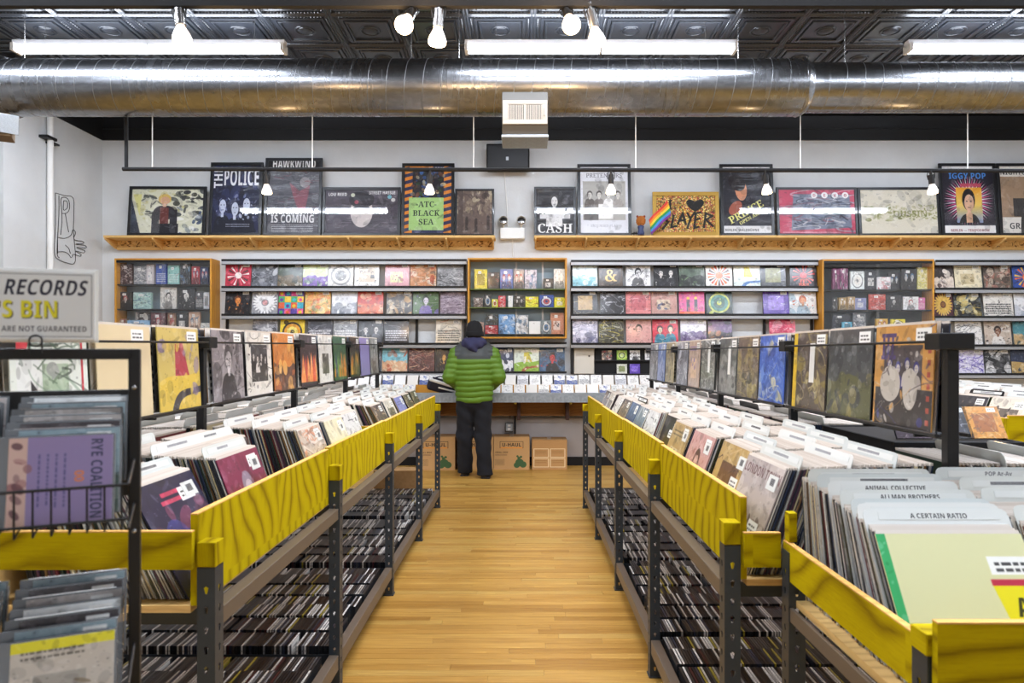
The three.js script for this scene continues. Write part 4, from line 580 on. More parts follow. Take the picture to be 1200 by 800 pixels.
function wallCase(px0, px1, py0, py1, shelves, label, opt) {
  const Zf = opt.Zf ?? 8.51, x0 = wx(px0, Zf), x1 = wx(px1, Zf), yt = wy(py0, Zf), yb = wy(py1, Zf), t = 0.022;
  const o = thing('wall_case', label, 'cabinet', [(x0 + x1) / 2, yb, -(WALL + Zf) / 2]);
  for (const [a, b] of [[x0, x0 + t], [x1 - t, x1]]) part('side_panel', muv(rspan(a, b, yb, yt, -WALL, -Zf, 0.003), true), M.caseWood, o);
  part('top_panel', muv(rspan(x0 + t, x1 - t, yt - t, yt, -WALL, -Zf, 0.003)), M.caseWood, o);
  part('bottom_panel', muv(rspan(x0 + t, x1 - t, yb, yb + t, -WALL, -Zf, 0.003)), M.caseWood, o);
  part('back_panel', span(x0 + t, x1 - t, yb + t, yt - t, -WALL, -WALL + 0.008), opt.back, o);
  for (const py of shelves) part('shelf', rspan(x0 + t, x1 - t, wy(py, Zf) - 0.014, wy(py, Zf), -WALL + 0.01, -Zf - 0.02, 0.002), opt.shelfMat, o);
  for (const px of opt.mullions ?? []) part('mullion', span(wx(px, WALL) - 0.012, wx(px, WALL) + 0.012, yb + t, yt - t, -WALL + 0.008, -WALL + 0.014), M.alu, o);
  if (opt.glass) { for (const [k, [a, b]] of [[x0 + t, (x0 + x1) / 2 + 0.02], [(x0 + x1) / 2 - 0.02, x1 - t]].entries()) part('glass_door', span(a, b, yb + t, yt - t, -Zf - 0.012 + k * 0.006, -Zf - 0.009 + k * 0.006), M.glass, o); part('door_track', span(x0 + t, x1 - t, yt - t - 0.03, yt - t, -Zf - 0.014, -Zf - 0.002), M.black, o); }
  return Zf;
}
const caseItemKinds = ['noise', 'port', 'frame', 'card', 'text', 'swirl', 'duo', 'disc'];
function caseItems(Zf, rows, where, group) {
  for (const [py, place, items] of rows) for (const [a, b, ptop, col, look, z = 0, kind, opt] of items) {
    const Z = Zf + 0.1 + z, w = (b - a) * Z / F, h = wy(ptop, Zf) - wy(py, Zf), base = new THREE.Color(col);
    const dark = '#' + base.clone().multiplyScalar(0.35).getHexString(), lite = '#' + base.clone().lerp(new THREE.Color('#f0eee8'), 0.6).getHexString();
    const c = cover(kind ?? pick(caseItemKinds), [col, dark, lite, pick(['#2a2a2e', '#e8e4dc', '#a83a3a', '#4a6a8a'])], { sx: 30, sy: 10, ...opt });
    const d = 0.02 + rnd() * 0.03, m = shade(new THREE.Mesh(printBox(w, h, d, 4, c.uv).translate(0, h / 2, 0), [coverMat(c), edgeMat(col)]));
    m.name = numbered('boxed_set'); m.position.set(wx((a + b) / 2, Z), wy(py, Zf) + 0.0006, -Z); m.rotation.y = rr(-0.04, 0.04); scene.add(m);
    tag(m, look + ' boxed set, ' + place + ' shelf ' + where, 'boxed set', group);
  }
}
{
  let Zf = wallCase(134, 248, 302.5, 400, [332.5, 361.5, 391], 'glass-fronted honey-wood case nearest the side wall drawing', { back: M.caseBack, shelfMat: M.black, glass: true });
  caseItems(Zf, [[332.5, 'top', [[141, 156, 308, '#3a1c1e', 'dark red'], [157.5, 172.5, 311, '#8a8c90', 'grey figure'], [173, 181.5, 309, '#c8c0c0', 'red and white'], [183.5, 196, 308, '#2a4aa0', 'royal blue'], [197.5, 211, 310, '#8ac0b8', 'mint'], [212, 224, 308, '#242628', 'black'], [225, 234.5, 311, '#a82a34', 'narrow scarlet'], [235.5, 245, 312, '#1c2a54', 'navy']]],
    [361.5, 'second', [[139, 156, 341, '#141416', 'black long'], [157, 178.5, 342, '#a8ccc4', 'pale mint'], [188.5, 207.5, 336, '#d8d4cc', 'white figure', 0, 'port'], [209.5, 229.5, 337, '#1c1e22', 'tall black'], [230, 239, 341, '#3a3c40', 'charcoal'], [239.5, 246, 342, '#c8ccd0', 'pale grey']]],
    [391, 'third', [[141, 150, 373, '#8a7a6a', 'taupe'], [150.5, 175, 375, '#8ab4d8', 'sky blue', -0.04], [160, 176.5, 365, '#2a1c1e', 'dark brown', 0.05], [178, 195, 366, '#5a2a34', 'wine'], [197, 206.5, 366, '#8a6a4a', 'tan'], [207.5, 221, 366, '#26282c', 'labelled black'], [222, 235, 365, '#c8a890', 'portrait'], [235.5, 246, 378, '#e0e0da', 'white']]]], 'of the case nearest the side wall drawing', 'boxed sets in the glass-fronted case');
  Zf = wallCase(548, 664.5, 302, 396.5, [338, 359.5], 'open middle wooden case above the customer with grey pegboard back', { back: M.caseBack, shelfMat: std(0x5a6a2c, 0.5), mullions: [605, 636], Zf: 8.53 });
  caseItems(Zf, [[338, 'top', [[556, 571, 314.5, '#d8c83a', 'yellow portrait'], [571.8, 585, 318, '#3a3c42', 'charcoal'], [586.3, 601, 314.5, '#5a74b8', 'blue cat-faced'], [601.8, 614, 314.5, '#8a8288', 'grey'], [615, 629, 315, '#d8ccd4', 'white and purple', 0, 'noise'], [636.5, 648.5, 325.5, '#2a2c30', 'small black'], [649, 662, 314, '#c8ccc8', 'pale grey tall']]],
    [359.5, 'second', [[555, 566, 348, '#6a5a54', 'brown'], [567.5, 576, 344.5, '#2c3034', 'dark slate'], [576.5, 583.5, 350, '#e0d83a', 'small yellow'], [584, 592.5, 346, '#c82a3a', 'bright red'], [595.5, 601, 346, '#e8e8e6', 'slim white'], [602, 615, 345.5, '#3a3832', 'dark olive'], [615.7, 630.7, 347, '#e8e02c', 'bright yellow'], [632, 648.7, 345, '#2a4a9a', 'blue sky'], [649.5, 662.5, 348, '#e0d428', 'cornered yellow']]],
    [391, 'bottom', [[552.5, 567, 377, '#c8a898', 'dusty pink'], [569.5, 583.7, 368, '#3a3a30', 'dark moss'], [568.5, 583.5, 381, '#a82a30', 'low red', -0.05], [584.5, 603.5, 368, '#6a98c8', 'pale blue portrait'], [604.5, 619, 369, '#d0d0d0', 'black and white floral', 0, 'noise'], [620, 633.5, 376, '#e8e8e4', 'plain white', 0, 'plain'], [634, 646, 375, '#7a8486', 'steel grey', -0.03], [645, 660.5, 366, '#c8886a', 'many-coloured', 0.03]]]], 'of the middle wooden case', 'boxed sets in the middle case');
  Zf = wallCase(963.5, 1095, 303.5, 400, [338.5, 362.5, 386], 'honey-wood case with maroon books and dark back', { back: M.caseBackDark, shelfMat: M.black, glass: true });
  caseItems(Zf, [[338.5, 'top', [[975, 983, 313.5, '#7a1e58', 'maroon'], [983.5, 992.7, 313.5, '#84205c', 'second maroon'], [996, 1012, 317, '#e0e6e2', 'white and green'], [1013, 1027, 316.5, '#2e3034', 'dark grey'], [1027.5, 1043, 324, '#e4e0e0', 'white and red', -0.03], [1040, 1054, 318, '#2a2426', 'black and blue', 0.04], [1055.5, 1073.5, 313.5, '#121214', 'jet black'], [1074, 1086.5, 312, '#d8d078', 'pale yellow', 0.03]]],
    [362.5, 'second', [[975, 981, 349, '#2a2420', 'black'], [982.3, 991.3, 348, '#a8884a', 'tan'], [992.3, 1001, 347, '#b89868', 'kraft'], [1001.5, 1014.5, 348.5, '#8a90b8', 'lilac'], [1018, 1037, 344, '#c84a3a', 'orange and blue', 0, 'swirl'], [1037.5, 1056, 345.5, '#201c1e', 'long black'], [1057.3, 1075, 347, '#e6e6e4', 'white portrait', 0, 'port'], [1075.2, 1083.3, 348, '#d870a0', 'pink']]],
    [386, 'third', [[975, 995, 368, '#1c2030', 'midnight blue'], [986.5, 998, 377, '#58b0d0', 'cyan', -0.05], [999, 1013.5, 366.5, '#6a7078', 'grey photo'], [1026, 1039.5, 373, '#d8a830', 'amber'], [1043.7, 1060, 373.5, '#e8d828', 'lemon yellow']]]], 'of the case with maroon books', 'boxed sets in the dark-backed case');
}

// ---------------------------------------------------------------- the counter along the back wall
{
  const Zf = 8.2, yt = wy(460, Zf), x0 = wx(395, Zf), x1 = wx(810, Zf);
  const o = thing('wall_counter', 'wall counter with a galvanised front edge below the displays', 'counter', [0, 0.5, -WALL + 0.2]);
  part('top_board', muv(span(x0, x1, yt - 0.055, yt - 0.03, -WALL + 0.02, -Zf - 0.012)), M.apron, o);
  part('front_edge', muv(rspan(x0, x1, wy(471.5, Zf), yt, -Zf - 0.012, -Zf, 0.002)), M.galvEdge, o);
  part('apron', muv(span(x0, x1, wy(487, 8.6), yt - 0.056, -8.6, -8.58)), M.apron, o);
  for (const px of [608, 665, 560, 512, 720]) part('bracket', [rspan(wx(px, 8.45) - 0.02, wx(px, 8.45) + 0.02, wy(492, 8.45), yt - 0.056, -8.58, -8.42, 0.004)], std(0x3a1e18, 0.6), o);
  for (const px of [604, 669]) part('bolt', new THREE.SphereGeometry(0.015, 8, 6).translate(wx(px, Zf), wy(472.5, Zf), -Zf - 0.02), std(0xb8a040, 0.3, 0.8), o);
  const c = thing('conduit_run', 'single thin dark conduit leg under the counter beside the junction box', 'pipe', [wx(602, 8.7), 0.02, -8.7]);
  part('pipe', bar([wx(603.5, 8.69), 0.3, -8.69], [wx(603.5, 8.69), yt - 0.12, -8.69], 0.012), M.blackMatte, c); part('pipe', bar([wx(597.5, 8.69), 0.6, -8.69], [wx(597.5, 8.69), yt - 0.12, -8.69], 0.012), M.ventBox, c);
  const j = thing('junction_box', 'square steel junction box on the wall under the counter', 'junction box', [wx(596.5, 8.7), wy(505, 8.7), -8.68]);
  part('box', rspan(wx(592, 8.69), wx(601.5, 8.69), wy(505.5, 8.69), wy(495, 8.69), -WALL + 0.04, -8.66, 0.006), M.ventBox, j);
  part('cover_plate', rspan(wx(592.8, 8.69), wx(600.8, 8.69), wy(504.7, 8.69), wy(495.8, 8.69), -8.66, -8.65, 0.004), M.galvEdge, j);
  part('outlet', [span(wx(595, 8.69), wx(598.4, 8.69), wy(499.3, 8.69), wy(497, 8.69), -8.65, -8.646), span(wx(595, 8.69), wx(598.4, 8.69), wy(503.3, 8.69), wy(501, 8.69), -8.65, -8.646)], M.white, j);
  // white sleeved discs filed in two rows of tilted boxes on the counter
  const dk = [cover('card', ['#eeece8', '#b8b4ac', '#f4f2ee'], { sticker: false }), cover('text', ['#e8e8ea', '#f2f2f2', '#6a6a74'], { sticker: false }), cover('card', ['#f0efec', '#c8c8cc', '#dcdad4'], { sticker: false }), cover('text', ['#f2f0ea', '#e0dcd4', '#3a3a44'], { sticker: false }), cover('plain', ['#f1f1ee'], { sticker: false }), cover('land', ['#eeecea', '#4a5a9a', '#8a90a8'], { sticker: false }), cover('plain', ['#e6e2da'], { sticker: false })];
  for (let r = 0; r < 2; r++) for (let k = 0; k < 28; k++) {
    const px = 407 + k * 14.4; if (px < 546 && px > 492 && r === 0) continue;
    const Zc = r ? 8.5 : 8.27, x = wx(px + (r ? 4 : 0), Zc) , y = yt - 0.029 + (r ? 0.11 : 0.0);
    if (x > x1 - 0.1) continue;
    if (r) { if (k === 0) { const st = single('riser_board', span(x0 + 0.01, x1 - 0.01, yt - 0.0295, yt + 0.0805, -8.69, -8.47), M.caseWood, 'low wooden riser at the back of the counter holding the rear discs', 'riser'); } }
    for (let q = 0; q < (r ? 2 : 3); q++) {
      const di = q ? 6 : Math.floor(rnd() * 7), c = dk[di], h = 0.125 + rr(-0.004, 0.006), m = shade(new THREE.Mesh(printBox(0.132, h, 0.006, 4, c.uv).translate(0, h / 2, 0), [coverMat(c), edgeMat(0xe8e6e0)]));
      m.name = numbered('sleeved_disc'); m.position.set(x + rr(-0.002, 0.002), y + 0.001, -Zc - q * 0.034); m.rotation.x = -0.42; scene.add(m);
      tag(m, ['white disc sleeve with a printed card', 'white disc sleeve with grey text lines', 'white disc sleeve with a pale panel', 'white disc sleeve with dark text lines', 'blank white disc sleeve', 'white disc sleeve with a blue picture', 'plain cream disc sleeve'][di] + ', ' + (q ? 'behind others in the ' : 'first in the ') + (r ? 'rear' : 'front') + ' row on the wall counter', 'disc', 'white discs on the wall counter');
    }
  }
  // striped bag by the customer
  const b = thing('shoulder_bag', 'navy bag with white stripes lying on the counter by the customer', 'bag', [wx(518, 8.25), yt, -8.27], undefined, true); b.rotation.set(0.35, 0.1, -0.32); b.position.y = yt + 0.075;
  part('body', rbox(0.36, 0.16, 0.12, 0.045, 0, 0, 0, 4), std(0x1e1c2c, 0.8), b);
  part('stripe', rbox(0.3, 0.034, 0.125, 0.012, -0.03, 0.055, 0.001).rotateZ(-0.05), M.white, b); part('stripe', rbox(0.22, 0.026, 0.125, 0.01, 0.06, -0.005, 0.001), M.white, b);
  part('strap', tube([[-0.15, 0.06, 0.03], [-0.05, 0.13, 0.03], [0.1, 0.1, 0.03], [0.16, 0.02, 0.03]], 0.008, 16, 6), std(0x1e1c2c, 0.8), b);
}
// cardboard boxes on the floor
const [boxC, bg] = canvas(512, 512);
bg.fillStyle = '#b98f5c'; bg.fillRect(0, 0, 512, 512); for (let i = 0; i < 900; i++) { bg.fillStyle = `rgba(${rnd() < 0.5 ? '150,112,68' : '200,162,112'},0.18)`; bg.fillRect(rr(0, 512), rr(0, 512), rr(3, 40), rr(1, 2)); }
bg.strokeStyle = '#3a3020'; bg.lineWidth = 7; bg.strokeRect(90, 70, 330, 100); T2(bg, 'U-HAUL', 255, 146, 76, '#2c2418', 'bold', 'sans-serif', 300, 'center'); bg.fillStyle = '#d88a30'; bg.fillRect(96, 160, 318, 16);
T2(bg, 'SMALL BOX', 20, 250, 34, '#33291a', 'bold'); dashes(bg, 20, 268, 170, 2, 14, '#5a4830', 6); bg.strokeStyle = '#4a3a24'; bg.lineWidth = 3; bg.strokeRect(20, 350, 130, 90); dashes(bg, 30, 362, 110, 5, 15, '#4a3a24', 5); bg.fillStyle = '#3e5a34'; for (const [x, y, r] of [[370, 400, 60], [330, 440, 44], [420, 430, 50], [360, 330, 22], [340, 300, 16], [390, 310, 18]]) { bg.beginPath(); bg.arc(x, y, r, 0, 7); bg.fill(); }
const [boxC2, bg2] = canvas(256, 256);
bg2.fillStyle = '#b08450'; bg2.fillRect(0, 0, 256, 256); for (let i = 0; i < 400; i++) { bg2.fillStyle = `rgba(${rnd() < 0.5 ? '140,104,62' : '196,156,104'},0.2)`; bg2.fillRect(rr(0, 256), rr(0, 256), rr(3, 30), rr(1, 2)); }
bg2.strokeStyle = '#e6cfa4'; bg2.lineWidth = 5; for (const [x, y] of [[14, 76], [134, 76], [14, 160], [134, 160]]) { bg2.strokeRect(x, y, 106, 72); dashes(bg2, x + 10, y + 16, 84, 2, 16, '#8a6438', 5); }
{
  const mk = (px0, px1, py0, py1, Z, depth, mat, label, flaps) => {
    const x0 = wx(px0, Z), x1 = wx(px1, Z), h = wy(py0, Z), w = x1 - x0, o = thing('cardboard_box', label, 'box', [(x0 + x1) / 2, 0, -Z - depth / 2], 'cardboard boxes under the counter', true);
    part('carton', printBox(w, h, depth, 4, [0, 0, 1, 1]).translate(0, h / 2, 0), [mat, M.card], o);
    part('flap', rbox(w, 0.004, depth / 2 - 0.004, 0.0015, 0, h + 0.003, depth / 4), M.card, o); part('flap', rbox(w, 0.004, depth / 2 - 0.004, 0.0015, 0, h + 0.003, -depth / 4), M.card, o);
    part('tape', box(0.05, 0.002, depth, 0, h + 0.0065, 0), std(0x9a7a50, 0.3), o);
  };
  const m1 = std(0xffffff, 0.9, 0, { map: tex(boxC) }), m2 = std(0xffffff, 0.9, 0, { map: tex(boxC2) });
  mk(488, 533, 512, 548, 8.36, 0.3, m1, 'printed moving carton half behind the bin post', 0);
  mk(537, 578, 512, 548, 8.4, 0.28, m1, 'printed moving carton standing behind the legs of the customer', 0);
  mk(578.6, 620.5, 512, 548, 8.4, 0.28, m1, 'printed moving carton with green fruit print, fully in view', 0);
  mk(623.5, 664.5, 515.5, 548, 8.4, 0.28, m2, 'plain brown carton with four outlined panels', 0);
}

// ---------------------------------------------------------------- record bins
// slotted angle post: two plates with holes, corner at the local origin, legs along +x and -z
const postGeo = (() => {
  const h = 0.897, w = 0.045, plate = () => { const s = new THREE.Shape([[0, 0], [w, 0], [w, h], [0, h]].map((p) => new THREE.Vector2(...p))); for (let y = 0.03; y < h - 0.03; y += 0.05) { const hp = new THREE.Path(); hp.moveTo(w * 0.36, y + 0.016); hp.lineTo(w * 0.5, y + 0.02); hp.lineTo(w * 0.64, y + 0.016); hp.lineTo(w * 0.56, y); hp.lineTo(w * 0.44, y); s.holes.push(hp); } return new THREE.ExtrudeGeometry(s, { depth: 0.0025, bevelEnabled: false }); };
  return join([plate().translate(0, 0, -0.0025), plate().rotateY(Math.PI / 2).translate(0, 0, -0.0026), box(0.06, 0.006, 0.06, 0.025, 0.003, -0.025)]);
})();
const spineCols = ['#1c1c20', '#2a2c34', '#e4e0d6', '#3a2a24', '#6a2a2e', '#20304a', '#8a8a8c', '#c8b890', '#141416', '#4a4a30', '#b8b4ac', '#5a3a4a', '#26382c', '#7a5a34', '#d8d6d0', '#30303a'];
const spineWord = ['black', 'slate', 'cream', 'brown', 'dark red', 'navy', 'grey', 'sand', 'jet black', 'olive', 'pale grey', 'plum', 'dark green', 'tan', 'off-white', 'charcoal'];
const spineMat = spineCols.map((c) => std(c, 0.5));
// the photograph shows cream paper with a sharp edge against the dark spines
const paperCols = ['#cfc5ba', '#c7bcb0', '#d5ccc2'];
const paperMats = paperCols.map((c) => std(c, 0.5));
const stuffMat = std(0xffffff, 0.5, 0, { vertexColors: true });
const LP = 0.315;
function tinted(g, color) { // one colour for the whole piece
  const c = new Float32Array(g.attributes.position.count * 3), k = new THREE.Color(color);
  for (let i = 0; i < c.length; i += 3) { c[i] = k.r; c[i + 1] = k.g; c[i + 2] = k.b; }
  g.setAttribute('color', new THREE.BufferAttribute(c, 3)); return g;
}
// white paper inner sleeve: a full-size piece inside the cardboard that stands out of its open mouth
const SLEEVE_H = LP + 0.006, innerX = new THREE.BoxGeometry(1, SLEEVE_H, LP - 0.004).translate(0, SLEEVE_H / 2 + 0.002, 0), innerZ = new THREE.BoxGeometry(LP - 0.004, SLEEVE_H, 1).translate(0, SLEEVE_H / 2 + 0.002, 0);
function innerSleeve(parent, th, alongX, dir) { const m = shade(new THREE.Mesh(alongX ? innerX : innerZ, pick(paperMats))); m.name = 'inner_sleeve'; if (alongX) { m.scale.x = th * 0.86; m.position.x = dir * th / 2; } else { m.scale.z = th * 0.86; m.position.z = dir * th / 2; } parent.add(m); }
// divider cards, face towards -x (side 1), +x (side -1) or +z (side 0)
const cardShape = (() => { const w = 0.325, h = 0.354, r = 0.02, s = new THREE.Shape(); s.moveTo(-w / 2, 0); s.lineTo(w / 2, 0); s.lineTo(w / 2, h - r); s.quadraticCurveTo(w / 2, h, w / 2 - r, h); s.lineTo(-w / 2 + r, h); s.quadraticCurveTo(-w / 2, h, -w / 2, h - r); s.closePath(); return new THREE.ExtrudeGeometry(s, { depth: 0.0016, bevelEnabled: false, curveSegments: 3 }); })();
const [wordC, wg] = canvas(1024, 1024); wg.fillStyle = '#d6d8d4'; wg.fillRect(0, 0, 1024, 1024);
const WORDS = ['A CERTAIN RATIO', 'AEROSMITH', 'ALLMAN BROTHERS', 'ANIMAL COLLECTIVE', 'POP Ar-Av'];
const wordUV = []; for (let i = 0; i < 16; i++) { const y = i * 64; if (i < WORDS.length) T2(wg, WORDS[i], 512, y + 52, 58, i === 4 ? '#5a5a60' : '#1e1e22', 'bold', 'sans-serif', 900, 'center'); else dashes(wg, rr(160, 330), y + 14, rr(280, 520), 1, 10, pick(['#55565c', '#3a3a40', '#7a7a80']), 30); wordUV.push([0, 1 - (y + 63) / 1024, 1, 1 - (y + 1) / 1024]); }
const wordMat = std(0xffffff, 0.4, 0, { map: tex(wordC) });
const cardMats = ['#d8dad6', '#d0d2cc', '#dcdcd7', '#c9cecb'].map((c) => phys(c, 0.35, { clearcoat: 0.2 }));
const darkCard = phys('#16161a', 0.3, { clearcoat: 0.3 });
function divider(pos, yaw, lean, word, label, group, mat) {
  const o = thing('divider_card', label, 'divider', pos, group, true);
  o.rotation.order = 'YXZ'; o.rotation.y = yaw; o.rotation.x = -lean;
  part('card', cardShape, mat ?? pick(cardMats), o);
  part('printed_label', printBox(0.27, 0.0168, 0.0006, 4, wordUV[word]).translate(0.006, 0.3365, 0.0022), [wordMat, cardMats[0]], o);
}
let loneRecords = 0;
// a column of LPs stacked along x, covers towards the aisle. s = +1 for the island at +x, -1 for the one at -x
function recordColumn(s, X0, zc, deck, u0, u1, lone, where, group, o = {}) {
  const pitch = o.pitch ?? 0.0076, n = Math.floor((u1 - u0) / pitch), rest = [], lean0 = o.lean ?? rr(0.2, 0.42), lean1 = o.lean1 ?? lean0 * 0.55;
  const cardAt = new Set(); for (let k = Math.floor(rr(5, 12)); k < n - 2; k += Math.floor(rr(15, 27))) cardAt.add(k);
  for (let k = 0; k < n; k++) {
    const u = u0 + k * pitch, t = k / n, lean = lean0 + (lean1 - lean0) * t + (k < 1 ? 0.0 : rr(-0.0015, 0.0015)), th = rr(0.0034, 0.0046), x = s * (X0 + u), dz = rr(-0.004, 0.004);
    if (cardAt.has(k)) { if (!o.noCards) divider([x + s * 0.0034, deck + 0.0025, -zc + dz], -s * Math.PI / 2, lean, 5 + Math.floor(rnd() * 11), (o.front && o.frontLook ? 'white divider card behind the ' + o.frontLook + ' LP ' : 'white divider card in column ' + (o.col ?? 'one') + ' ') + where, group + ' dividers', rnd() < 0.05 ? darkCard : null); continue; }
    const fr = k === 0 && o.front, side = pick(spineCols);
    if (k < lone) {
      const c = fr ? o.front : pick(plainCovers), g = printBox(th, LP, LP, s > 0 ? 1 : 0, c.uv).translate(s * th / 2, LP / 2, 0);
      const m = shade(new THREE.Mesh(g, [coverMat(c), fr ? edgeMat(c.edge) : spineMat[spineCols.indexOf(side)]])); innerSleeve(m, th, true, s); m.name = numbered('vinyl_record'); m.position.set(x, deck + 0.0012 + th * Math.sin(lean), -zc + dz); m.rotation.z = -s * lean; scene.add(m); loneRecords++;
      tag(m, fr ? o.frontLook + ' LP at the front, ' + where : spineWord[spineCols.indexOf(side)] + '-spined LP ' + (o.front && o.frontLook ? 'behind the ' + o.frontLook + ' LP ' : 'in column ' + o.col + ' ') + where, 'record', fr ? undefined : group);
      if (fr && o.frontTag) { const q = new THREE.Mesh(printBox(0.001, 0.045, 0.07, s > 0 ? 1 : 0, wordUV[9]), [wordMat, cardMats[0]]); q.name = 'price_sticker'; q.position.set(-s * 0.0008, LP - 0.05, s * 0.1); shade(q); m.add(q); }
    } else {
      const place = (q) => q.rotateZ(-s * lean).translate(x, deck + 0.0012 + th * Math.sin(lean), -zc + dz);
      rest.push(place(tinted(new THREE.BoxGeometry(th, LP, LP), side).translate(s * th / 2, LP / 2, 0)), place(tinted(new THREE.BoxGeometry(th * 0.86, SLEEVE_H, LP - 0.004), pick(paperCols)).translate(s * th / 2, SLEEVE_H / 2 + 0.002, 0)));
    }
  }
  if (rest.length) { const m = single('filed_records', rest, stuffMat, 'tightly packed LPs filed ' + where, 'records', group + ' rest'); m.userData.kind = 'stuff'; }
}
const plainCovers = [['noise', ['#8a8680', '#c8c0b4', '#4a4644', '#e0d8cc']], ['port', ['#3a3a40', '#5a5450', '#c8a890', '#1c1a1c']], ['land', ['#6a7a8a', '#4a4a3a', '#8a8a6a', '#c8ccd0']], ['text', ['#e0dcd4', '#8a8680', '#2a2a2e']], ['frame', ['#26262a', '#8a6a4a', '#c8b898', '#4a4440']], ['band', ['#d8cfc0', '#6a6058', '#d0b8a0', '#2a2624']], ['swirl', ['#5a4a44', '#c8a888', '#2a2220', '#8a7a6a']], ['card', ['#c8c4bc', '#5a5650', '#9a8a74', '#e0dcd4']]].map(([k, c]) => cover(k, c));
// front covers of the columns nearest the aisle
const FR = {
  town: cover('land', ['#b4a8a4', '#8a7c74', '#5a4e4a', '#c8bcb6'], { words: 'LONDON TOWN', size: 13.5, ink: '#6a4a48', y: 16, sx: 60, sy: 56 }),
  gold: cover('frame', ['#b8985a', '#6a4a34', '#3a2a22', '#c8a878'], { sx: 64, sy: 34 }), rose: cover('port', ['#c89a94', '#a86a64', '#d8b0a4', '#5a3a3a'], {}),
  tan: cover('card', ['#b89a6a', '#5a4a34', '#d8c8a4', '#8a7048'], {}), dark: cover('frame', ['#1c1816', '#2a201c', '#3a2a24', '#4a3a30'], { sx: 50, sy: 22 }), blue: cover('land', ['#2a4a7a', '#1c2a44', '#8a9ab0', '#4a6a9a'], {}),
  navy: cover('land', ['#1a1c3c', '#26284e', '#3a3a6a', '#7a3a5a'], { sx: 62, sy: 12, draw: (g) => { g.fillStyle = '#4a50b0'; g.globalAlpha = 0.5; g.beginPath(); g.ellipse(32, 62, 20, 26, 0, 0, 7); g.fill(); g.globalAlpha = 1; g.fillStyle = '#c03a5a'; g.fillRect(34, 12, 40, 4); g.fillRect(30, 19, 46, 4); blobs(g, ['#c86a4a', '#8a4a5a'], 6, 2, 5, 40, 78, 70, 96); } }),
  maroon: cover('port', ['#7a2444', '#7a2444', '#b8a8b4', '#8a7a8a'], { sx: 66, sy: 6 }), peach: cover('swirl', ['#c8b8a8', '#d8845a', '#8a6a5a', '#e8dcd0'], {}), cream: cover('land', ['#e0d8b8', '#a8885a', '#7a8a5a', '#f0e8d0'], {}), grey: cover('text', ['#d8d8d8', '#8a8a90', '#4a4a50'], {}), violet: cover('card', ['#8a8ac8', '#5a5a8a', '#b8b8dc', '#e0e0f0'], {}),
  pale: cover('plain', ['#d9d8a8'], { sticker: false, draw: (g) => { g.fillStyle = '#3aa864'; g.fillRect(0, 0, 7, 100); blobs(g, ['#7ac89a', '#2a9454'], 14, 1, 3, 0, 0, 7, 100); g.fillStyle = '#e8dc18'; g.beginPath(); g.moveTo(68, 34); g.lineTo(100, 34); g.lineTo(100, 70); g.lineTo(74, 70); g.fill(); g.fillStyle = '#c0304a'; g.fillRect(68, 31, 32, 4); T2(g, 'AC', 78, 54, 16, '#3a3a10', 'bold'); g.fillStyle = '#f2f2ee'; g.fillRect(70, 16, 28, 12); dashes(g, 74, 20, 20, 2, 4, '#444', 2); } }),
};
const RIGHT_B = { s: 1, X0: 0.563, rackU: 0.637, Z: [1.9, 3.01, 4.12, 5.24, 6.35], name: 'low-bin island', deck: 0.8 };
const LEFT_B = { s: -1, X0: 0.765, rackU: 0.585, Z: [1.7, 2.86, 4.03, 5.2, 6.37], name: 'wire-rack island', deck: 0.8 };
const bayWord = ['front bay', 'second bay', 'third bay', 'rear bay'];
function put(geo, mat, name, parent, x, y, z, sx = 1) { const m = shade(new THREE.Mesh(geo, mat)); m.name = name; m.position.set(x - parent.position.x, y - parent.position.y, z - parent.position.z); m.scale.x = sx; parent.add(m); return m; }
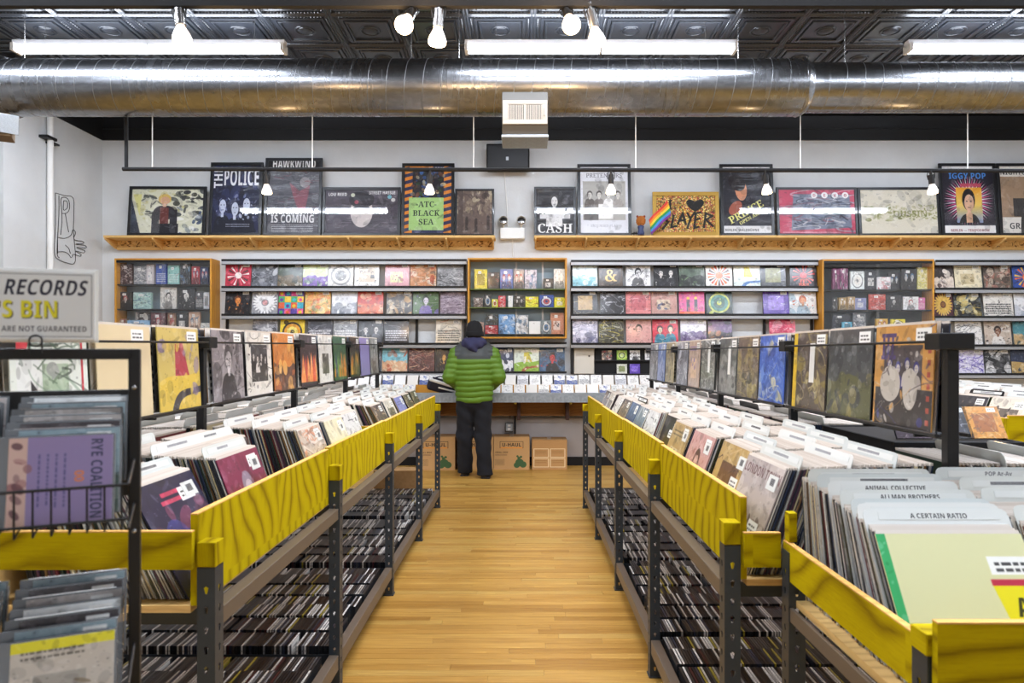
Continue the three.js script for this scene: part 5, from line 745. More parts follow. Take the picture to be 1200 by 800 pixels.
// board with its printed-through yellow faces and a raw top edge strip
function board(name, x0, x1, y0, y1, z0, z1, parent, turn) { const b = part(name, muv(span(x0, x1, y0, y1 - 0.003, z0, z1), turn, rr(0, 3), rr(0, 3)), M.ply, parent); part('top_edge', muv(span(x0, x1, y1 - 0.003, y1, z0, z1)), M.plyEdge, b); return b; }
const lo = (s, a, b) => s > 0 ? [a, b] : [-b, -a]; // X range on either side of the aisle
function bay(B, i) {
  const { s, X0, rackU, deck } = B, za = -B.Z[i], zb = -B.Z[i + 1], W2 = rackU * 2, where = 'of the island ' + B.name;
  const o = thing('record_bin', 'yellow plywood record bin on slotted steel posts, ' + bayWord[i] + ', ' + B.name, 'record bin', [s * (X0 + rackU), 0, (za + zb) / 2], 'yellow record bins');
  const ends = i === 3 ? [za, zb + 0.045] : [za];
  for (const z of ends) for (const side of [0, 1]) {
    const x = side ? s * (X0 + W2) : s * X0, sx = side ? -s : s;
    put(postGeo, M.steel, 'post', o, x, 0, z, sx);
    const [a, b] = side ? lo(s, X0 + W2 - 0.048, X0 + W2 + 0.003) : lo(s, X0 - 0.003, X0 + 0.045);
    part('post_cap_block', muv(rspan(a, b, 0.898, 0.96, z - 0.048, z + 0.003, 0.003), true), M.ply, o);
  }
  const z0 = zb + 0.004, z1 = za - 0.006;
  let r = lo(s, X0 + 0.046, X0 + 0.064); board('front_board', r[0], r[1], deck, 1.03 + (i % 2 ? 0.006 : 0), z0, z1, o, true);
  r = lo(s, X0 + W2 - 0.064, X0 + W2 - 0.046); board('front_board', r[0], r[1], deck, 1.03, z0, z1, o, true);
  r = lo(s, X0 + 0.064, X0 + W2 - 0.064);
  part('deck_board', muv(span(r[0], r[1], deck - 0.018, deck, z0, z1)), M.raw, o);
  const L = za - zb, cw = (L - 0.03) / 3;
  for (const q of [1, 2]) { const zz = za - 0.015 - cw * q; const [a, b] = lo(s, X0 + 0.066, X0 + rackU - 0.012); board('cross_board', a, b, deck + 0.0005, 0.96, zz - 0.006, zz + 0.006, o, false); }
  { const [a, b] = lo(s, X0 + rackU - 0.01, X0 + rackU + 0.01); part('centre_board', muv(span(a, b, deck + 0.001, 1.02, z0, z1), true), M.raw, o); }
  for (const u of [0.004, W2 - 0.044]) { const [a, b] = lo(s, X0 + u, X0 + u + 0.04); part('beam', [rspan(a, b, 0.735, deck - 0.019, zb + 0.001, za - 0.047, 0.003)], M.beam, o); part('lower_beam', [rspan(a, b, 0.105, 0.168, zb + 0.001, za - 0.047, 0.003)], M.beam, o); }
  for (const z of i === 3 ? [za - 0.05, zb + 0.02] : [za - 0.05]) { const [a, b] = lo(s, X0 + 0.045, X0 + W2 - 0.045); part('cross_beam', rspan(a, b, 0.735, deck - 0.022, z - 0.003, z, 0.001), M.steel, o); part('cross_beam', rspan(a, b, 0.1, 0.15, z + 0.004, z + 0.007, 0.001), M.steel, o); }
  r = lo(s, X0 + 0.044, X0 + W2 - 0.044); part('lower_shelf', muv(span(r[0], r[1], 0.034, 0.05, z0, z1)), M.mdf, o);
  return o;
}
// raised display rack along the spine of an island, one bay each, with LPs standing in it
function rackBay(B, i, prints, yNear, yFar) {
  const { s, X0, rackU } = B, X = s * (X0 + rackU), za = -B.Z[i], zb = -B.Z[i + 1], yb = (z) => yNear + (yFar - yNear) * ((-z) - B.Z[0]) / (B.Z[4] - B.Z[0]);
  const o = thing('display_rack', 'black metal rack of LPs standing over the bins, ' + bayWord[i] + ', ' + B.name, 'display rack', [X, 1.02, (za + zb) / 2], 'black racks over the bins');
  for (const z of i === 3 ? [za, zb + 0.03] : [za]) { part('upright', rspan(X - 0.016, X + 0.016, 1.021, yb(z) + 0.285, z - 0.03, z + 0.002, 0.003), M.black, o); part('clamp', rspan(X - s * 0.0 - 0.05, X + 0.05, yb(z) + 0.245, yb(z) + 0.292, z - 0.055, z + 0.018, 0.004), M.black, o); }
  const [ua, ub] = [-s * 0.046, s * 0.046];
  for (const u of [ua, ub]) { part('top_wire', bar([X + u, yb(za) + 0.268, za - 0.002], [X + u, yb(zb) + 0.268, zb + 0.022], 0.0042, 6), M.black, o); part('bottom_wire', bar([X + u, yb(za) + 0.006, za - 0.002], [X + u, yb(zb) + 0.006, zb + 0.022], 0.006, 6), M.black, o); }
  part('tray', [bar([X, yb(za) - 0.006, za - 0.002], [X, yb(zb) - 0.006, zb + 0.022], 0.006, 6), ...[0.1, 0.37, 0.63, 0.9].map((t) => bar([X + ua, yb(za + (zb - za) * t) - 0.006, za + (zb - za) * t], [X + ub, yb(za + (zb - za) * t) - 0.006, za + (zb - za) * t], 0.005, 6))], M.black, o);
  const L = za - zb, cw = (L - (i === 3 ? 0.105 : 0.075)) / 3;
  prints.forEach((p, k) => {
    const zc = za - 0.05 - cw * (k + 0.5), y = yb(zc) + 0.0075;
    for (let q = 0; q < 3; q++) {
      const c = q ? pick(plainCovers) : p[0], th = 0.004, m = shade(new THREE.Mesh(printBox(th, LP, LP, s > 0 ? 1 : 0, c.uv).translate(0, LP / 2, 0), [coverMat(c), q ? pick(spineMat) : edgeMat(c.edge)])); innerSleeve(m, th, true, 0);
      m.name = numbered('display_record'); m.position.set(X - s * (0.026 - q * 0.022), y, -0 + zc + (q ? rr(-0.012, 0.012) : 0)); m.rotation.z = -s * (0.05 + q * 0.004); m.rotation.y = rr(-0.02, 0.02); scene.add(m);
      tag(m, q ? 'LP tucked behind another in the black rack, ' + bayWord[i] + ', ' + B.name : p[1] + (/LP/.test(p[1]) ? '' : ' LP') + ' facing the aisle in a black rack', 'record', q ? 'LPs behind others in the racks' : undefined);
      if (!q && p[2]) { const st = shade(new THREE.Mesh(box(0.001, 0.16, 0.045), cardMats[2])); st.name = 'price_slip'; st.position.set(-s * 0.003, 0.19, 0.03); m.add(st); }
    }
  });
}
const R = (k, c, look, slip, opt) => [cover(k, c, { sx: 70, sy: 4, ...opt }), look, slip];
const rackRight = [
  [R('band', ['#c8924a', '#4a4244', '#b8b0a8', '#3a3a7a'], 'ochre LP with a dark farmyard photo', false, { draw: (g) => { g.fillStyle = '#4a3a6a'; g.fillRect(12, 8, 26, 4); g.fillRect(14, 12, 4, 18); g.fillRect(22, 12, 4, 18); g.fillRect(30, 12, 4, 18); g.fillRect(12, 30, 26, 4); g.fillStyle = '#3c3634'; g.fillRect(4, 62, 96, 38); g.fillStyle = '#b8b0a4'; g.beginPath(); g.ellipse(30, 58, 18, 18, 0, 0, 7); g.fill(); g.beginPath(); g.ellipse(64, 62, 12, 20, 0, 0, 7); g.fill(); g.fillStyle = '#a84a3a'; for (let i = 0; i < 8; i++) { g.fillRect(90, 12 + i * 11, 5, 5); } } }), R('land', ['#4a4c4c', '#5a5a3a', '#8a8048', '#3a3c3e'], 'dark grey landscape'), R('noise', ['#5a4e44', '#8a7a3a', '#4a3e3a', '#a89a6a'], 'murky olive', true, { draw: (g) => { g.fillStyle = '#d8b42c'; g.fillRect(0, 0, 12, 100); } })],
  [R('noise', ['#4a6ac0', '#6a8ad0', '#3a509a', '#c8c0a0'], 'cobalt blue'), R('noise', ['#6a5e54', '#8a7a64', '#4a4240', '#9a8a5a'], 'brown thicket'), R('land', ['#5a5c58', '#7a7874', '#4a4a48', '#8a8a86'], 'slate hills', true)],
  [R('swirl', ['#6a6a66', '#9a9a94', '#4a4a48', '#b8b8b4'], 'grey clouded', true), R('card', ['#b8a090', '#6a5aa0', '#d8b898', '#c8a080'], 'beige LP with a violet stripe'), R('noise', ['#7a7a82', '#a8a8b0', '#5a5a60', '#c8c8d0'], 'speckled grey')],
  [R('noise', ['#a89a74', '#7a6e54', '#c8bc9a', '#5a5444'], 'tan'), R('land', ['#6a82b8', '#8a9ac8', '#4a5a8a', '#c8d0e0'], 'pale blue'), R('noise', ['#8a8a8e', '#b8b8bc', '#5a5a5e'], 'silvery')],
];
const rackLeft = [
  [R('plain', ['#242428'], 'plain black', false), R('card', ['#dfe4da', '#9aa09a', '#a8bca0', '#4a5a4a'], 'white LP with green ink drawing and red stripe', false, { sticker: false, draw: (g) => { g.fillStyle = '#e4e6e2'; g.fillRect(8, 30, 30, 70); g.fillStyle = '#3a3a3e'; g.beginPath(); g.moveTo(24, 52); g.lineTo(38, 68); g.lineTo(24, 82); g.fill(); strokes(g, ['#4a5e4a', '#7a947a', '#2a382a'], 26, 3); g.fillStyle = '#c0303a'; g.fillRect(90, 0, 3, 72); g.beginPath(); g.arc(14, 20, 8, 0, 7); g.fill(); } }), R('plain', ['#dcc8a0'], 'plain manila', false, { sx: 62, sy: 4 })],
  [R('plain', ['#d8c49c'], 'buff paper'), R('paint', ['#c8b060', '#a83a44', '#d8b848', '#3a3434', '#8a7a98'], 'yellow painted LP with red figure'), R('plain', ['#26262a'], 'black-edged')],
  [R('port', ['#8a8284', '#3a3436', '#b8b0b0', '#4a4446'], 'faded grey portrait'), R('band', ['#dcd6cc', '#3a3634', '#c8c0b8', '#2a2624'], 'white LP with a group photograph'), R('land', ['#c87a34', '#5a3a2c', '#a85a2a', '#e0a858'], 'orange and brown sunset')],
  [R('flame', ['#3a2c30', '#d84a34', '#e8884a', '#f0b060'], 'fiery red'), R('card', ['#e6e2da', '#c8c4bc', '#5a544c', '#8a8478'], 'white LP with a small landscape'), R('flame', ['#3a5a3c', '#d8802c', '#6a8a3a', '#2a3a5a'], 'green and orange')],
];
for (let i = 0; i < 4; i++) { bay(RIGHT_B, i); bay(LEFT_B, i); rackBay(RIGHT_B, i, rackRight[i], 1.195, 1.19); }
{ // the rack on the other island rises a little towards the back wall and reaches past the bin end
  const far = [R('flame', ['#2a2420', '#d8802c', '#e0a040', '#3a3a30'], 'black and orange'), R('plain', ['#8a80b4'], 'soft purple'), R('port', ['#8a8e8c', '#5a5e5c', '#b0b4b2', '#3a3e3c'], 'grey-green portrait')];
  const LB2 = { ...LEFT_B };
  rackBay(LB2, 0, [rackLeft[0][1], rackLeft[0][2], rackLeft[1][1]].map((p, k) => [p[0], p[1], p[2]]), 1.195, 1.245);
  rackBay(LB2, 1, rackLeft[2], 1.195, 1.245); rackBay(LB2, 2, rackLeft[3], 1.195, 1.245); rackBay(LB2, 3, far, 1.195, 1.245);
}
// filled columns: [front offset, front print, look]
const frontsR = [[[0.075, 'town', 'grey-brown two-word titled'], [0.1, 'gold', 'gold-bordered brown'], [0.08, 'rose', 'dusty rose']], [[0.085, 'tan', 'tan card'], [0.12, 'dark', 'dark brown white-stickered'], [0.09, 'grey', 'pale grey']], [[0.08, null, ''], [0.09, 'blue', 'deep blue'], [0.085, null, '']], [[0.08, null, ''], [0.085, null, ''], [0.09, null, '']]];
const frontsL = [[[0.085, 'navy', 'navy blue and crimson'], [0.075, 'maroon', 'maroon portrait'], [0.24, null, '']], [[0.085, 'peach', 'peach and grey'], [0.08, 'cream', 'cream landscape'], [0.1, 'grey', 'grey text']], [[0.2, null, ''], [0.08, null, ''], [0.09, null, '']], [[0.085, 'violet', 'violet'], [0.08, null, ''], [0.1, null, '']]];
for (const [B, fr] of [[RIGHT_B, frontsR], [LEFT_B, frontsL]]) for (let i = 0; i < 4; i++) {
  const L = B.Z[i + 1] - B.Z[i], cw = (L - 0.03) / 3;
  for (let k = 0; k < 3; k++) {
    const [u0, f, look] = fr[i][k], zc = B.Z[i] + 0.015 + cw * (k + 0.5), where = 'in the ' + bayWord[i] + ', ' + B.name;
    const back = B.rackU - 0.016, leanRoom = 0.315 * Math.sin(0.2);
    recordColumn(B.s, B.X0, zc, B.deck, u0, back - 0.068, i === 0 ? 22 : i === 1 ? 8 : 5, where, 'LPs ' + where, { col: ['one', 'two', 'three'][k], front: f && FR[f], frontLook: look, frontTag: f && f !== 'pale', lean: f === 'navy' ? 0.5 : i > 1 ? rr(0.42, 0.5) : f ? 0.36 : 0.44, lean1: 0.2 });
    // the far side of the island, seen only as edges behind the rack
    if (!(B === RIGHT_B && i === 0 && k > 0)) recordColumn(-B.s, -(B.X0 + 2 * B.rackU), zc, B.deck, 0.09, back - 0.056, 0, 'behind the rack, ' + bayWord[i] + ', ' + B.name, 'LPs behind the rack, ' + B.name, { lean: 0.3, lean1: 0.16, pitch: 0.0115 });
  }
}
// end boards that close the islands at the open aisle end
{
  const o = thing('bin_end_board', 'short yellow end board closing the bin across from the wire CD rack', 'board', [0.65, 0.84, -1.88]);
  board('panel', RIGHT_B.X0 + 0.049, RIGHT_B.X0 + 0.15, 0.84, 0.936, -1.9 + 0.003, -1.9 + 0.018, o, false);
  const p = thing('bin_end_board', 'long yellow end board of the bin behind the wire CD rack', 'board', [-1.4, 0.9, -1.69]);
  board('panel', -(LEFT_B.X0 + 2 * LEFT_B.rackU - 0.05), -(LEFT_B.X0 + 0.049), 0.897, 0.992, -1.7 + 0.004, -1.7 + 0.019, p, false);
}

// ---------------------------------------------------------------- near bin whose LPs face the open end
{
  const X0 = 0.712, X1 = 1.84, Zf = 1.2, Zb = 1.87, deck = 0.77;
  const o = thing('record_bin', 'lower yellow record bin with LPs facing outward at the open aisle end', 'record bin', [(X0 + X1) / 2, 0, -(Zf + Zb) / 2], 'yellow record bins');
  for (const z of [-Zf, -Zb + 0.046]) for (const e of [0, 1]) { put(postGeo, M.steel, 'post', o, e ? X1 : X0, 0, z, e ? -1 : 1); }
  part('post_cap_block', muv(rspan(X0 - 0.004, X0 + 0.046, 0.898, 0.938, -Zf - 0.048, -Zf + 0.004, 0.003)), M.ply, o);
  board('side_board', X0 + 0.003, X0 + 0.018, 0.82, 0.92, -Zb, -Zf - 0.049, o, false); board('side_board', X1 - 0.018, X1 - 0.003, 0.82, 0.92, -Zb, -Zf - 0.049, o, false);
  board('front_board', X0 + 0.006, X1, 0.8, 0.965, -Zf + 0.004, -Zf + 0.02, o, false);
  part('upright_block', muv(rspan(X0 + 0.006, X0 + 0.03, 0.92, 1.0, -Zb, -Zb + 0.03, 0.003)), M.ply, o);
  part('deck_board', muv(span(X0 + 0.02, X1 - 0.02, deck - 0.018, deck, -Zb, -Zf - 0.003)), M.raw, o);
  for (const x of [X0 + 0.003, X1 - 0.013]) part('beam', rspan(x, x + 0.01, 0.713, deck - 0.019, -Zb, -Zf - 0.046, 0.002), M.beam, o);
  part('cross_beam', rspan(X0 + 0.046, X1 - 0.046, 0.713, deck - 0.019, -Zf - 0.012, -Zf - 0.004, 0.002), M.steel, o); part('cross_beam', rspan(X0 + 0.046, X1 - 0.046, 0.713, deck - 0.019, -Zb + 0.004, -Zb + 0.012, 0.002), M.steel, o);
  part('lower_shelf', muv(span(X0 + 0.02, X1 - 0.006, 0.034, 0.05, -Zb, -Zf - 0.003)), M.mdf, o); part('lower_beam', rspan(X0 + 0.003, X0 + 0.016, 0.09, 0.149, -Zb, -Zf - 0.046, 0.002), M.beam, o);
  const colNear = (xc, cards, n, f, fl, where) => {
    const rest = [];
    for (let k = 0; k < n; k++) {
      const t = k / (n - 1), Z = 1.31 + t * 0.52, lean = 0.56 - 0.46 * t + (k ? rr(-0.004, 0.004) : 0), th = rr(0.0035, 0.0055), dx = rr(-0.004, 0.004) * (k ? 1 : 0), c = !k ? f : pick(plainCovers), si = Math.floor(rnd() * spineCols.length);
      const card = cards[k]; if (card !== undefined) { divider([xc + 0.004, deck + 0.0025, -Z - 0.003], 0, lean, card, ['first', 'second', 'third', 'fourth', 'large'][card] !== undefined ? ['white divider card right behind the pale green LP', 'white divider card with the shortest printed name', 'white divider card third behind the pale green LP', 'white divider card furthest behind the pale green LP', 'wide white divider card of the neighbouring column'][card] : 'blank-looking white divider card in the lower near bin', 'dividers in the lower near bin'); continue; }
      const g = printBox(LP, LP, th, 4, c.uv).translate(0, LP / 2, -th / 2), m = shade(new THREE.Mesh(g, [coverMat(c), k ? spineMat[si] : edgeMat(c.edge)])); innerSleeve(m, th, false, -1);
      m.name = numbered('vinyl_record'); m.position.set(xc + dx, deck + 0.0012 + th * Math.sin(lean), -Z); m.rotation.x = -lean; scene.add(m); loneRecords++;
      tag(m, k ? spineWord[si] + '-spined LP facing outward ' + where : fl, 'record', k ? 'LPs ' + where : undefined);
    }
  };
  colNear(0.921, { 4: 0, 10: 1, 16: 2, 23: 3, 7: 8, 30: 9, 36: 10 }, 42, FR.pale, 'pale green LP with a green edge and a yellow patch', 'in the lower near bin');
  colNear(1.272, { 38: 4, 6: 7, 18: 9, 27: 11 }, 42, cover('land', ['#dfe6ea', '#8ab8d0', '#e8e4dc', '#b8c8d0']), 'white and pale blue LP in the lower near bin', 'in the neighbouring column of the lower near bin');
}

// ---------------------------------------------------------------- discs on the lower shelves
const [spC, sp] = canvas(64, 256); sp.fillStyle = '#fff'; sp.fillRect(0, 0, 64, 256); sp.fillStyle = '#3c3c40'; sp.fillRect(0, 0, 9, 256); sp.fillRect(55, 0, 9, 256); sp.fillStyle = '#777'; for (let y = 30; y < 220; y += 9) if (rnd() < 0.75) sp.fillRect(22, y, 20, 6);
const spTex = tex(spC);
const cdPalette = ['#16161a', '#1e1e22', '#2a2a2e', '#26262a', '#121216', '#3a3836', '#e8e6e2', '#dcdad6', '#c8c4bc', '#3a3634', '#4a2426', '#2a3448', '#a89a3a', '#8a8a8c', '#4a4642', '#b0aaa2', '#34384a', '#4a4a4c'];
const cdCols = cdPalette, cdDraw = [0, 0, 1, 1, 2, 2, 3, 3, 4, 4, 5, 6, 6, 6, 7, 7, 8, 8, 9, 9, 10, 11, 12, 13, 14, 15, 16, 17, 17];
const cdWord = ['black', 'ink black', 'charcoal', 'dark grey', 'jet black', 'taupe', 'white', 'off-white', 'stone', 'brown', 'red', 'navy', 'yellow', 'grey', 'dark tan', 'beige', 'slate blue', 'mid grey'];
const cdMats = cdCols.map((c) => std(c, 0.35, 0, { map: spTex }));
const cdW = 0.0104, cdH = 0.125, cdL = 0.142;
const cdGeo = (() => { const g = new THREE.BoxGeometry(cdW, cdH, cdL).translate(0, cdH / 2, 0); g.clearGroups(); for (let f = 0; f < 6; f++) g.addGroup(f * 6, 6, f === 2 ? 0 : 1); return g; })();
const cdPlain = new THREE.BoxGeometry(cdW, cdH, cdL).translate(0, cdH / 2, 0);
const cdMat = std(0xffffff, 0.3, 0, { map: spTex });
let loneDiscs = 0;
function discRows(s, X0, za, zb, depthU, y, lonePer, where, group, u0 = 0.052) {
  const rows = Math.floor((zb - za - 0.02) / 0.152), mats = [], cols = [], M4 = new THREE.Matrix4(), q = new THREE.Quaternion(), e = new THREE.Euler(), one = new THREE.Vector3(1, 1, 1);
  for (let r = 0; r < rows; r++) {
    const Z = za + 0.05 + (r + 0.5) * 0.152, rise = 0.006 + ((r * 7) % 3) * 0.007;
    const [a, b] = lo(s, X0 + u0 - 0.004, X0 + depthU);
    const tray = single('disc_tray', [span(a, b, y, y + rise - 0.002, -Z - 0.073, -Z + 0.073), span(a, b, y + rise - 0.002, y + rise + 0.05, -Z - 0.0745, -Z - 0.0728)], M.tray, 'low black tray of discs on the lower shelf ' + where, 'tray', 'disc trays ' + where);
    let u = u0 + 0.003 + rr(0, 0.012), k = 0; const lean = rr(-0.1, 0.14);
    while (u < depthU - 0.03) {
      if (rnd() < 0.025) u += rr(0.01, 0.03);
      const c = pick(cdDraw), x = s * (X0 + u), dz = rr(-0.0015, 0.0015), ln = s * lean * 0.0;
      if (k < lonePer && loneDiscs < 300) { const m = shade(new THREE.Mesh(cdGeo, [cdMats[c], M.jewel])); m.name = numbered('disc_case'); m.position.set(x, y + rise, -Z + dz); scene.add(m); tag(m, cdWord[c] + ' disc case, row ' + ['one', 'two', 'three', 'four', 'five', 'six', 'seven', 'eight'][r] + ' on the shelf ' + where, 'disc', group); loneDiscs++; }
      else { e.set(0, 0, 0); q.setFromEuler(e); M4.compose(new THREE.Vector3(x, y + rise, -Z + dz), q, one); mats.push(M4.clone()); cols.push(cdCols[c]); }
      u += cdW + rr(0.0006, 0.0022); k++;
    }
  }
  if (mats.length) { const im = new THREE.InstancedMesh(cdPlain, cdMat, mats.length); mats.forEach((m, i) => { im.setMatrixAt(i, m); im.setColorAt(i, new THREE.Color(cols[i])); }); im.name = numbered('filed_discs'); im.castShadow = im.receiveShadow = true; im.userData.kind = 'stuff'; scene.add(im); tag(im, 'rows of disc cases filed on the lower shelf ' + where, 'discs', group + ' rest'); }
}
for (let i = 0; i < 4; i++) for (const B of [RIGHT_B, LEFT_B]) discRows(B.s, B.X0, B.Z[i], B.Z[i + 1], B.rackU * 2 - 0.07, 0.0505, [10, 8, 3, 0][i], 'of the ' + bayWord[i] + ', ' + B.name, 'discs under the ' + bayWord[i] + ' of the island ' + B.name);
discRows(1, 0.712, 1.2, 1.84, 1.08, 0.0505, 3, 'of the lower near bin', 'discs under the lower near bin');
{ // a carton on the last lower shelves by the counter
  const o = single('storage_carton', [rspan(-1.4, -1.0, 0.17, 0.5, -6.62, -6.42, 0.004)], M.card, 'small carton behind the last bay on the wire CD rack side', 'box'); o.position.y = 0;
}

{ // black crate with three leaning discs behind the rack at the near bin
  const c = thing('black_crate', 'black crate behind the rack at the open end of the low-bin island', 'crate', [1.55, 0.801, -2.65]);
  part('crate_wall', [rspan(1.3, 1.76, 0.801, 1.12, -2.4, -2.385, 0.003)], M.blackMatte, c); part('crate_wall', [rspan(1.3, 1.76, 0.801, 1.12, -2.96, -2.945, 0.003)], M.blackMatte, c); part('crate_wall', [rspan(1.3, 1.315, 0.801, 1.12, -2.945, -2.4, 0.003)], M.blackMatte, c); part('crate_wall', [rspan(1.745, 1.76, 0.801, 1.12, -2.945, -2.4, 0.003)], M.blackMatte, c); part('crate_lid', [rspan(1.315, 1.745, 1.1, 1.115, -2.945, -2.4, 0.003)], M.tray, c);
  [[1.42, ['#3a2430', '#241820', '#c8b8b8', '#5a3a48'], 'dark plum'], [1.57, ['#1c1c22', '#3a3a44', '#d8d8dc', '#2a2a30'], 'black and white'], [1.71, ['#d8902c', '#a8601c', '#f0c878', '#5a3a20'], 'orange']].forEach(([x, cols, look]) => { const cv = cover('frame', cols), d = shade(new THREE.Mesh(printBox(0.13, 0.125, 0.01, 4, cv.uv).translate(0, 0.0625, 0), [coverMat(cv), M.jewel])); d.name = numbered('jewel_case'); d.position.set(Math.min(x, 1.69), 1.1215, -2.47); d.rotation.x = -0.5; scene.add(d); tag(d, look + ' compact disc leaning on the black crate', 'disc'); });
}

// ---------------------------------------------------------------- island across the next aisle
{
  const B = { s: 1, X0: 2.72, rackU: 0.6, deck: 0.86, name: 'of the far island' }, Z0 = 3.9;
  for (let i = 0; i < 2; i++) {
    const za = -(Z0 + i * 1.15), zb = za - 1.15, o = thing('record_bin', i ? 'yellow record bin of the far island, next to the back wall ledges' : 'yellow record bin at the head of the far island', 'record bin', [B.X0 + 0.6, 0, (za + zb) / 2], 'yellow record bins');
    for (const x of [B.X0, B.X0 + 1.2]) put(postGeo, M.steel, 'post', o, x, 0, za, x > 3 ? -1 : 1);
    board('front_board', B.X0 + 0.046, B.X0 + 0.064, 0.86, 1.06, zb + 0.004, za - 0.006, o, true); board('front_board', B.X0 + 1.14, B.X0 + 1.158, 0.86, 1.09, zb + 0.004, za - 0.006, o, true);
    if (!i) board('end_board', B.X0 + 0.066, B.X0 + 1.138, 0.86, 1.075, za - 0.024, za - 0.008, o, false);
    part('deck_board', muv(span(B.X0 + 0.066, B.X0 + 1.138, 0.842, 0.86, zb + 0.004, za - 0.026)), M.raw, o);
    part('beam', rspan(B.X0 + 0.004, B.X0 + 0.04, 0.77, 0.84, zb + 0.004, za - 0.047, 0.003), M.beam, o); part('lower_shelf', span(B.X0 + 0.05, B.X0 + 1.15, 0.15, 0.166, zb + 0.004, za - 0.05), M.mdf, o);
    for (let k = 0; k < 3; k++) for (const [u0, u1] of [[0.09, 0.52], [0.6, 1.06]]) recordColumn(1, B.X0, -za + 0.2 + k * 0.345, 0.861, u0, u1, 1, 'in the far island, ' + (i ? 'next to the back wall ledges' : 'behind its yellow end board'), 'LPs in the far island', { lean: 0.4, lean1: 0.3, pitch: 0.0105 });
  }
}

